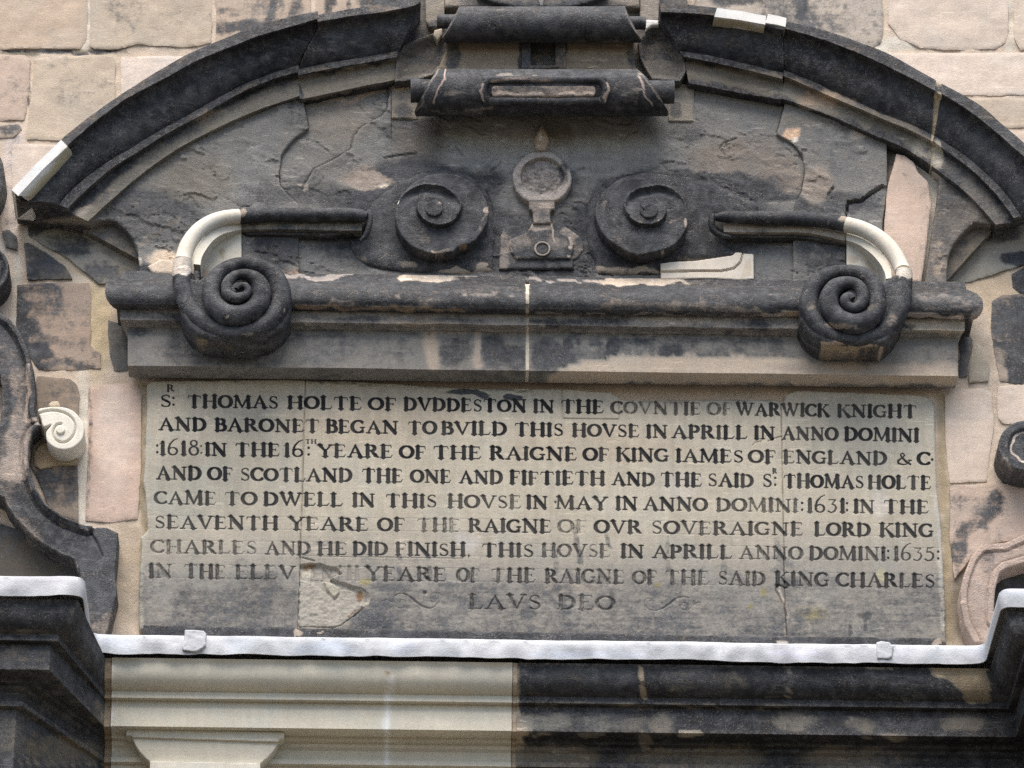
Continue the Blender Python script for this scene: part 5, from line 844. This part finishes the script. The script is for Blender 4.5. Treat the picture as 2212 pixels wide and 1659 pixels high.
# line: (x reference, baseline, slope, cap height, ink, [(word, x0, x1, ink or None), ...])
TXT = [
 (420, 879.5, .0146, 26.5, .95, [('S', 347, 369), (':', 372, 382), ('THOMAS', 406, 600), ('HOLTE', 622, 780), ('OF', 797, 855), ('DVDDESTON', 873, 1136), ('IN', 1153, 1196), ('THE', 1213, 1303), ('COVNTIE', 1321, 1513, .62), ('OF', 1528, 1581, .6), ('WARWICK', 1591, 1790, .78), ('KNIGHT', 1809, 1979, .8)]),
 (390, 929.5, .0153, 27, .93, [('AND', 344, 445), ('BARONET', 465, 689), ('BEGAN', 705, 859), ('TO', 882, 942), ('BVILD', 954, 1094), ('THIS', 1113, 1216), ('HOVSE', 1237, 1380), ('IN', 1397, 1441), ('APRILL', 1452, 1613), ('IN', 1630, 1673), ('ANNO', 1690, 1809, .8), ('DOMINI', 1825, 1984)]),
 (465, 984, .0135, 27, .93, [(':', 337, 343), ('1618', 345, 430), (':', 432, 440, .6), ('IN', 444, 489), ('THE', 509, 603), ('16', 613, 655), (':', 664, 671), ('YEARE', 687, 847), ('OF', 864, 919), ('THE', 937, 1038), ('RAIGNE', 1059, 1245), ('OF', 1261, 1315), ('KING', 1332, 1443), ('IAMES', 1461, 1605), ('OF', 1618, 1675), ('ENGLAND', 1693, 1915, .84), ('&', 1936, 1969), ('C', 1983, 2008), ('.', 2011, 2020)]),
 (387, 1036, .0129, 27.5, .88, [('AND', 339, 434), ('OF', 450, 502), ('SCOTLAND', 520, 760), ('THE', 783, 869), ('ONE', 888, 973), ('AND', 993, 1085), ('FIFTIETH', 1102, 1306), ('AND', 1323, 1413), ('THE', 1428, 1515), ('SAID', 1530, 1627), ('S', 1648, 1667), (':', 1672, 1680), ('THOMAS', 1694, 1865), ('HOLTE', 1876, 2010)]),
 (400, 1089.5, .0125, 27.5, .84, [('CAME', 335, 466, .7), ('TO', 486, 554), ('DWELL', 570, 739), ('IN', 762, 809), ('THIS', 834, 943), ('HOVSE', 968, 1125, .7), ('IN', 1138, 1182), ('MAY', 1202, 1311), ('IN', 1331, 1376), ('ANNO', 1391, 1527), ('DOMINI', 1548, 1723, .68), (':', 1730, 1738), ('1631', 1743, 1825), (':', 1827, 1834), ('IN', 1845, 1888), ('THE', 1910, 2005)]),
 (400, 1142, .0109, 27.5, .80, [('SEAVENTH', 335, 600), ('YEARE', 624, 795), ('OF', 817, 874), ('THE', 902, 993, .55), ('RAIGNE', 1013, 1190), ('OF', 1206, 1268, .5), ('OVR', 1285, 1385), ('SOVERAIGNE', 1408, 1734, .74), ('LORD', 1760, 1880, .85), ('KING', 1901, 2015, .8)]),
 (440, 1195.75, .0099, 27.5, .78, [('CHARLES', 327, 554, .62), ('AND', 574, 670, .6), ('HE', 687, 748), ('DID', 763, 837), ('FINISH', 855, 1005), (',', 1010, 1018), ('THIS', 1042, 1152), ('HOVSE', 1171, 1318, .62), ('IN', 1342, 1390), ('APRILL', 1410, 1580), ('ANNO', 1598, 1733, .62), ('DOMINI', 1749, 1913, .7), (':', 1916, 1924), ('1635', 1930, 2018, .7), (':', 2024, 2032)]),
 (350, 1248, .0128, 29, .60, [('IN', 322, 371, .6), ('THE', 399, 487, .6), ('ELEV', 509, 637), ('ENTH', 672, 775, .12), ('YEARE', 790, 963), ('OF', 988, 1035), ('THE', 1062, 1156), ('RAIGNE', 1178, 1348), ('OF', 1368, 1418), ('THE', 1438, 1531, .6), ('SAID', 1552, 1653), ('KING', 1675, 1790, .66), ('CHARLES', 1808, 2019, .72)]),
 (1013, 1315, .0096, 31, .50, [('LAVS', 1013, 1168, .62), ('DEO', 1205, 1327)]),
]
SUP = [('R', 361, 376, 845.5, 14, .9), ('TH', 660, 683, 958, 8.5, .9), ('R', 1669, 1678, 1023, 11, .75)]
PL = thing('inscription_tablet', 'long pale stone tablet cut with nine lines of black roman capitals', 'inscription', (1170, 1370), 0)
st_ = 1.3
PX, PY = np.meshgrid(np.arange(286, 2062, st_), np.arange(812, 1396, st_))
HH, WW = PX.shape
LET = np.full((HH, WW), 9.); INK = np.zeros((HH, WW)); LID = np.full((HH, WW), -1)
def cut(strokes, xo, yb, hgt, sx, ink, line, slope=0.):
    xs = [p[0] for s in strokes for p in s]; ys = [p[1] for s in strokes for p in s]
    xa, xb = xo+min(xs)*sx-8, xo+max(xs)*sx+8; ya, yb2 = yb-max(ys)*hgt-8, yb-min(ys)*hgt+8
    c0, c1 = max(int((xa-286)/st_), 0), min(int((xb-286)/st_)+1, WW); r0, r1 = max(int((ya-812)/st_), 0), min(int((yb2-812)/st_)+1, HH)
    x = PX[r0:r1, c0:c1]; y = PY[r0:r1, c0:c1]; best = np.full(x.shape, 9.)
    for s in strokes:
        w_ = [p[2]*hgt*1.0 for p in s]
        d = segdist(x, y, [(xo+p[0]*sx, yb-p[1]*hgt+slope*p[0]*sx) for p in s], False, w_)[0]; best = np.minimum(best, d)
    L0 = LET[r0:r1, c0:c1]; mk = best < L0; L0[mk] = best[mk]
    i0 = INK[r0:r1, c0:c1]; near = best < 2.5; i0[near] = ink; l0 = LID[r0:r1, c0:c1]; l0[best < 1.2] = line
rng = np.random.RandomState(4)
def word(wd, x0, x1, yb, hgt, ink, line, slope):
    nat = [G[c][0] for c in wd]; gap = .06; tot = sum(nat)+gap*(len(wd)-1)-.1; k = (x1-x0)/tot
    if len(wd) == 1 and wd in ':.,': k = hgt
    x = x0-.05*k
    for c, a in zip(wd, nat):
        cut(G[c][1], x, yb+slope*(x-x0)+rng.uniform(-.4, .4), hgt*rng.uniform(.97, 1.03), k, np.clip(ink+rng.uniform(-.09, .07), 0, 1), line, slope)
        x += (a+gap)*k
for li, (xr_, yb, slp, hc_, ink, words) in enumerate(TXT):
    for wv in words:
        wd, x0, x1 = wv[:3]; word(wd, x0, x1, yb+slp*(x0-xr_), hc_, wv[3] if len(wv) > 3 else ink, li, slp)
for wd, x0, x1, yb, hgt, ink in SUP: word(wd, x0, x1, yb, hgt, ink, 0 if yb < 900 else 2 if yb < 1000 else 3, .013)
# the two carved flourishes
def flo(pts, line):
    s = [(x, y, w_) for x, y, w_ in smooth(pts, 6)]
    cut([[(x/30., -y/30., w_/30.) for x, y, w_ in s]], 0, 0, 30., 30., .16, line)
k7 = lambda pts: [(608.3+.15*x, 1188.95+.15*y, w_) for x, y, w_ in pts]
flo(k7([(1440, 735, 1.5), (1500, 715, 1.5), (1560, 725, 1.5), (1595, 755, 1.5)]), 9)
flo(k7([(1700, 755, 1.5), (1720, 715, 1.6), (1770, 720, 1.7), (1790, 775, 1.8), (1740, 828, 2), (1660, 820, 2), (1605, 750, 2), (1620, 670, 2.3), (1700, 620, 3), (1800, 640, 4.5), (1900, 715, 6.5), (2000, 790, 6), (2110, 830, 4), (2190, 815, 2.8)])+[(948, 1300, 2), (954, 1288, 1.8), (946, 1281, 1.7), (934, 1283, 1.6), (929, 1291, 1.5), (933, 1300, 1.5), (942, 1299, 1.4), (942, 1293, 1.3)], 9)
k3 = lambda pts: [(1106+x/4, 1244.25+y/4, w_) for x, y, w_ in pts]
flo(k3([(1190, 220, 2), (1205, 215, 1.6), (1195, 195, 1.6), (1160, 200, 1.7), (1145, 235, 1.8), (1175, 280, 2), (1235, 297, 2.6), (1300, 280, 4), (1360, 240, 6), (1420, 195, 4.5), (1480, 180, 3), (1530, 190, 2)]), 9)
flo(k3([(1490, 262, 1.6), (1470, 250, 1.6), (1480, 232, 1.6), (1510, 240, 1.6), (1520, 270, 1.7), (1490, 292, 1.8), (1460, 280, 1.8), (1450, 250, 1.8)]), 9)
flo(k3([(1470, 285, 1.8), (1510, 295, 2), (1545, 275, 1.8), (1590, 235, 1.6), (1630, 230, 1.4)]), 9)
# worn outline, joints, breaks
JL = [(660, 820), (659, 860), (656, 930), (655, 1000), (653, 1080), (649, 1170), (647, 1245), (644, 1330), (642, 1370)]
JR = [(1686, 850), (1688, 900), (1690, 1000), (1692, 1100), (1694, 1240), (1697, 1330), (1701, 1392)]
TAB = [(324, 822), (600, 818), (760, 822), (990, 836), (1200, 838), (1320, 846), (1345, 862), (1420, 862), (1560, 862), (1672, 862), (1684, 868), (1692, 868), (1698, 850), (1720, 842), (1850, 846), (1985, 852), (2008, 858), (2018, 876), (2021, 960), (2024, 1060), (2032, 1120), (2037, 1200), (2042, 1300), (2045, 1390),
       (1500, 1380), (900, 1372), (300, 1362), (299, 1300), (301, 1240), (306, 1180), (303, 1160), (318, 1145), (318, 1130), (313, 1060), (309, 1040), (312, 1000), (314, 940), (318, 880), (317, 850), (318, 830)]
tab = resample(TAB, step=4, closed=True); tab = tab+2.4*np.c_[fbm(tab[:, 0]/16, tab[:, 1]/16, 3, 1)-.5, fbm(tab[:, 0]/16, tab[:, 1]/16, 3, 2)-.5]
S, BX, BY, INS = sdf_grid(PX, PY, st_, tab, 14)
PX0, PY0 = PX.copy(), PY.copy()
wearmap = fbm(PX0/7, PY0/7, 3, 61)
dep = np.clip(-(LET-.55)*.0016, 0, .0062)*np.where(LID >= 7, 1.25, 1.0)
hgt_ = -dep+.0035*(fbm(PX0/90, PY0/60, 4, 12)-.5)
low = sstep(1180, 1330, PY0)
hgt_ += low*.004*(fbm(PX0/13, PY0/9, 5, 19)-.5)
for J in (JL, JR):
    d = segdist(PX0, PY0, J, False)[0]; hgt_ -= .010*(1-sstep(.5, 1.7, d))
q7 = lambda pts: [(608.3+.15*x, 1188.95+.15*y) for x, y in pts]
lost = q7([(255, 200), (420, 180), (560, 185), (700, 235), (800, 240), (880, 330), (700, 400), (840, 440), (1000, 500), (1170, 545), (1240, 600), (1270, 680), (1240, 780), (1160, 860), (1060, 940), (960, 1010), (860, 1090), (740, 1125), (600, 1120), (380, 1110), (240, 1110), (245, 700)])
inn = q7([(255, 410), (380, 440), (520, 500), (640, 600), (765, 715), (840, 620), (870, 550), (960, 550), (1060, 590), (1080, 660), (1110, 740), (1190, 790), (1080, 900), (960, 990), (860, 1070), (740, 1105), (600, 1100), (380, 1090), (230, 1100)])
sA = sdf_grid(PX0, PY0, st_, resample(lost, step=5, closed=True)+1.5*(np.random.RandomState(2).rand(len(resample(lost, step=5, closed=True)), 2)-.5), 30)[0]
sB = sdf_grid(PX0, PY0, st_, resample(inn, step=5, closed=True)+1.5*(np.random.RandomState(3).rand(len(resample(inn, step=5, closed=True)), 2)-.5), 30)[0]
hgt_ += -.016*(1-sstep(-2.5, .5, sA))+.010*(1-sstep(-2.5, .5, sB))+(sA < 0)*.007*(fbm(PX0/9, PY0/7, 4, 23)-.5)
tp = q7([(600, 430), (760, 470), (830, 540), (840, 600), (765, 690), (640, 560)])
hgt_ += .012*(1-sstep(-4, 1, sdf_grid(PX0, PY0, st_, resample(tp, step=5, closed=True), 30)[0]))
for cr, w_, dp in (([(1214, 842), (1215, 880), (1216, 904), (1330, 905), (1337, 905), (1337, 880), (1335, 865)], 1.2, .006), ([(1659, 953), (1672, 947), (1690, 942)], 1.2, .006), ([(1700, 1270), (1680, 1262), (1676, 1275), (1694, 1310), (1699, 1330)], 2.2, .008), ([(1625, 962), (1633, 955), (1645, 953)], 1, .004),
                   (q7([(270, 95), (470, 150)]), 2.2, .006), ([(640, 1200), (760, 1203), (1000, 1206)], .9, .003), ([(1323, 847), (1350, 862), (1400, 868), (1500, 864)], 2.0, .008), ([(992, 838), (1080, 838), (1150, 846)], 1.5, .005)):
    hgt_ -= dp*(1-sstep(w_*.4, w_*1.4, segdist(PX0, PY0, cr, False)[0]))
# faint ruled guide lines
for xr_, yb, slp, hc_, ink, words in TXT[5:8]:
    for off in (0., hc_):
        yy = yb+slp*(PX0-xr_)-off; hgt_ -= .0012*np.exp(-((PY0-yy)/.8)**2)*(fbm(PX0/60, PY0/60, 2, 8) > .45)
for cx, cy, r in ((1187, 1238, 4), (918, 1280, 5), (1907, 1193, 3), (1200, 1085, 3)): hgt_ -= .008*(1-sstep(.4, 1.1, np.hypot(PX0-cx, PY0-cy)/r))
hgt_ -= .012*(1-np.sqrt(np.maximum(0, 1-np.clip(1+S/6., 0, 1)**2)))
ink_ = INK*(1-sstep(.1, 1.5, LET+.4))*np.where(sA < 0, .1, 1.)
X = np.where(INS, PX, BX).ravel(); Y = np.where(INS, PY, BY).ravel()
pos = P(X, Y, np.full(X.shape, .035)); pos[:, 1] -= hgt_.ravel()
lich = np.clip(low*.9*fbm(PX0/60, PY0/30, 3, 88)*2-.35, 0, 1)
for cx, cy, rx, ry, v_ in ((1490, 1335, 60, 22, .9), (1385, 1350, 30, 14, .7), (1560, 1300, 40, 26, .6), (1280, 1350, 16, 10, .8), (1700, 1330, 20, 40, .9), (1840, 1350, 50, 20, .5), (700, 1330, 60, 30, .6), (860, 1340, 60, 30, .5), (760, 1160, 26, 10, .8), (690, 1150, 30, 6, .7), (1400, 1165, 14, 6, .9), (1230, 1240, 6, 6, 1)):
    lich = np.maximum(lich, v_*np.exp(-((PX0-cx)/rx)**2-((PY0-cy)/ry)**2))
qd = np.arange(HH*WW).reshape(HH, WW); q4 = np.stack([qd[:-1, :-1], qd[1:, :-1], qd[1:, 1:], qd[:-1, 1:]], -1).reshape(-1, 4)
q4 = q4[INS.ravel()[q4].any(1)]
jx1 = np.interp(Y, [p[1] for p in JL], [p[0] for p in JL]); jx2 = np.interp(Y, [p[1] for p in JR], [p[0] for p in JR])
pid = np.where(X < jx1, 0, np.where(X < jx2, 1, 2))
lid = LID.ravel(); fid = np.where(lid[q4[:, 0]] >= 0, 10+lid[q4[:, 0]], pid[q4[:, 0]])
SL = (.41, .368, .29)
ttops = [('y', 1080, 1290, (.255, .235, .205)), ('e', 470, 860, 160, 30, (.42, .37, .285)), ('e', 800, 900, 200, 60, (.40, .345, .265)), ('e', 1300, 960, 200, 40, (.40, .345, .265)), ('e', 1850, 930, 140, 90, (.37, .34, .275)), ('e', 420, 1050, 110, 80, (.345, .32, .26)), ('e', 1480, 1050, 40, 30, (.43, .39, .33)), ('e', 1900, 1090, 20, 26, (.46, .42, .36)), ('e', 1010, 1170, 26, 20, (.40, .37, .33)), ('l', [(318, 840), (312, 1040), (304, 1200), (300, 1360)], 16, (.38, .355, .29)), ('l', [(2020, 880), (2030, 1130), (2042, 1360)], 14, (.44, .41, .35)),
         ('p', lost, (.325, .298, .252), 3), ('p', q7([(300, 330), (460, 260), (470, 380), (330, 390)]), (.50, .45, .36), 2), ('p', tp, (.37, .34, .27), 2), ('l', q7([(1090, 560), (1240, 640), (1230, 770), (1080, 920), (980, 1000)]), 5, (.46, .41, .33)), ('e', 668, 1228, 14, 6, (.2, .13, .07)), ('e', 775, 1290, 8, 12, (.2, .12, .06)), ('l', q7([(1100, 870), (980, 970)]), 3, (.2, .11, .06)),
         ('e', 1240, 1270, 60, 10, (.33, .29, .24)), ('e', 1420, 1268, 7, 5, (.28, .24, .12)), ('e', 1650, 1280, 9, 9, (.28, .245, .13)), ('e', 1755, 1325, 26, 14, (.28, .245, .14), .8), ('e', 1620, 1310, 6, 5, (.28, .245, .13)), ('e', 1905, 1240, 12, 14, (.36, .33, .22)), ('e', 790, 1255, 14, 8, (.32, .27, .14)), ('e', 1187, 1238, 4, 4, (.75, .72, .66)), ('l', [(1684, 1265), (1698, 1310), (1700, 1380)], 6, (.48, .42, .34)), ('e', 920, 1280, 4, 4, (.45, .35, .28)), ('p', [(1325, 838), (1500, 842), (1690, 850), (1690, 866), (1500, 866), (1360, 862), (1338, 856)], (.24, .21, .165), 3)]
tsops = [('y', 1150, 1310, .52), ('e', 1010, 850, 50, 6, .75), ('e', 1110, 857, 22, 7, .95), ('e', 1040, 855, 18, 6, .85), ('l', [(670, 826), (900, 838), (1200, 842)], 7, .45), ('l', [(350, 826), (640, 828)], 5, .4), ('l', [(340, 1240), (480, 1250), (640, 1260)], 10, .45), ('e', 410, 1310, 70, 40, .56), ('e', 560, 1290, 60, 50, .58), ('e', 600, 1340, 50, 20, .5), ('e', 450, 1340, 80, 14, .5), ('e', 350, 1305, 26, 40, .42), ('e', 810, 1345, 30, 20, .72), ('l', [(790, 1150), (796, 1240)], 14, .4), ('l', [(925, 1200), (928, 1250)], 12, .62), ('l', [(860, 1200), (862, 1250)], 12, .5), ('l', [(1205, 1165), (1200, 1240)], 10, .5), ('l', [(1240, 1140), (1250, 1210)], 14, .52), ('l', [(1310, 1140), (1318, 1180)], 10, .5), ('l', [(1560, 1190), (1564, 1250)], 12, .5),
         ('e', 1160, 1290, 22, 40, .5), ('l', [(1218, 1290), (1222, 1350)], 16, .6), ('l', [(1320, 1270), (1325, 1340)], 20, .6), ('e', 1300, 1265, 40, 16, .55), ('e', 1140, 1325, 20, 10, .66), ('e', 1040, 1300, 40, 50, .5), ('e', 950, 1310, 60, 20, .45), ('e', 1300, 1345, 16, 14, .55), ('e', 1010, 1340, 40, 20, .45), ('l', [(760, 1145), (900, 1150)], 16, .36), ('e', 1440, 1310, 60, 20, .46), ('e', 1560, 1350, 60, 16, .46), ('e', 1870, 1330, 14, 10, .75), ('l', [(1868, 1330), (1871, 1360)], 8, .72), ('e', 1838, 1360, 5, 14, .72), ('e', 1960, 1325, 40, 20, .5), ('p', lost, .30, 4), ('e', 1750, 1290, 60, 20, .42), ('e', 1620, 1300, 40, 30, .46), ('l', [(1440, 1165), (1446, 1240)], 12, .48), ('l', [(1680, 1160), (1684, 1250)], 14, .4), ('e', 1800, 1215, 60, 10, .36), ('e', 700, 1165, 60, 12, .36), ('l', [(640, 1206), (1000, 1215)], 14, .34)]
def part(nm, sel, label=None):
    qq = q4[sel]
    if not len(qq): return
    us = np.unique(qq); mp = np.full(HH*WW, -1); mp[us] = np.arange(len(us)); qq = mp[qq]; v = pos[us]
    fs = [qq]
    if nm == 'stone_slab':
        e = np.concatenate([qq[:, [0, 1]], qq[:, [1, 2]], qq[:, [2, 3]], qq[:, [3, 0]]]); kk = np.sort(e, 1); kk = kk[:, 0]*(len(us)+1)+kk[:, 1]
        u_, ix, cn = np.unique(kk, return_index=True, return_counts=True); be = e[ix[cn == 1]]
        ii = INS.ravel()[us]; out = ~(ii[be].all(1)); be = be[out]
        bvv = np.unique(be); m2 = np.full(len(us), -1); m2[bvv] = np.arange(len(bvv))+len(us); pb = v[bvv].copy(); pb[:, 1] = .05
        fs.append(np.c_[be[:, 1], be[:, 0], m2[be[:, 0]], m2[be[:, 1]]]); v = np.vstack([v, pb])
    else: bvv = np.zeros(0, int)
    ex = dict(ink=np.r_[ink_.ravel()[us], np.zeros(len(bvv))], lichen=np.r_[lich.ravel()[us], np.zeros(len(bvv))])
    o = make_mesh(nm, v, fs, 'inscribed_stone', PL, tone=SL, soot=.17, tops=ttops, sops=tsops, sharp=None, extra=ex, warp=5)
    if label: o['label'] = label
    return o
for k in range(3): part('stone_slab', fid == k, ['left stone slab of the tablet', 'broad middle stone slab with a broken lower left corner', 'right stone slab of the tablet'][k])
for k in range(9): part('inscription_line', fid == 10+k)
part('carved_flourish', fid == 19)
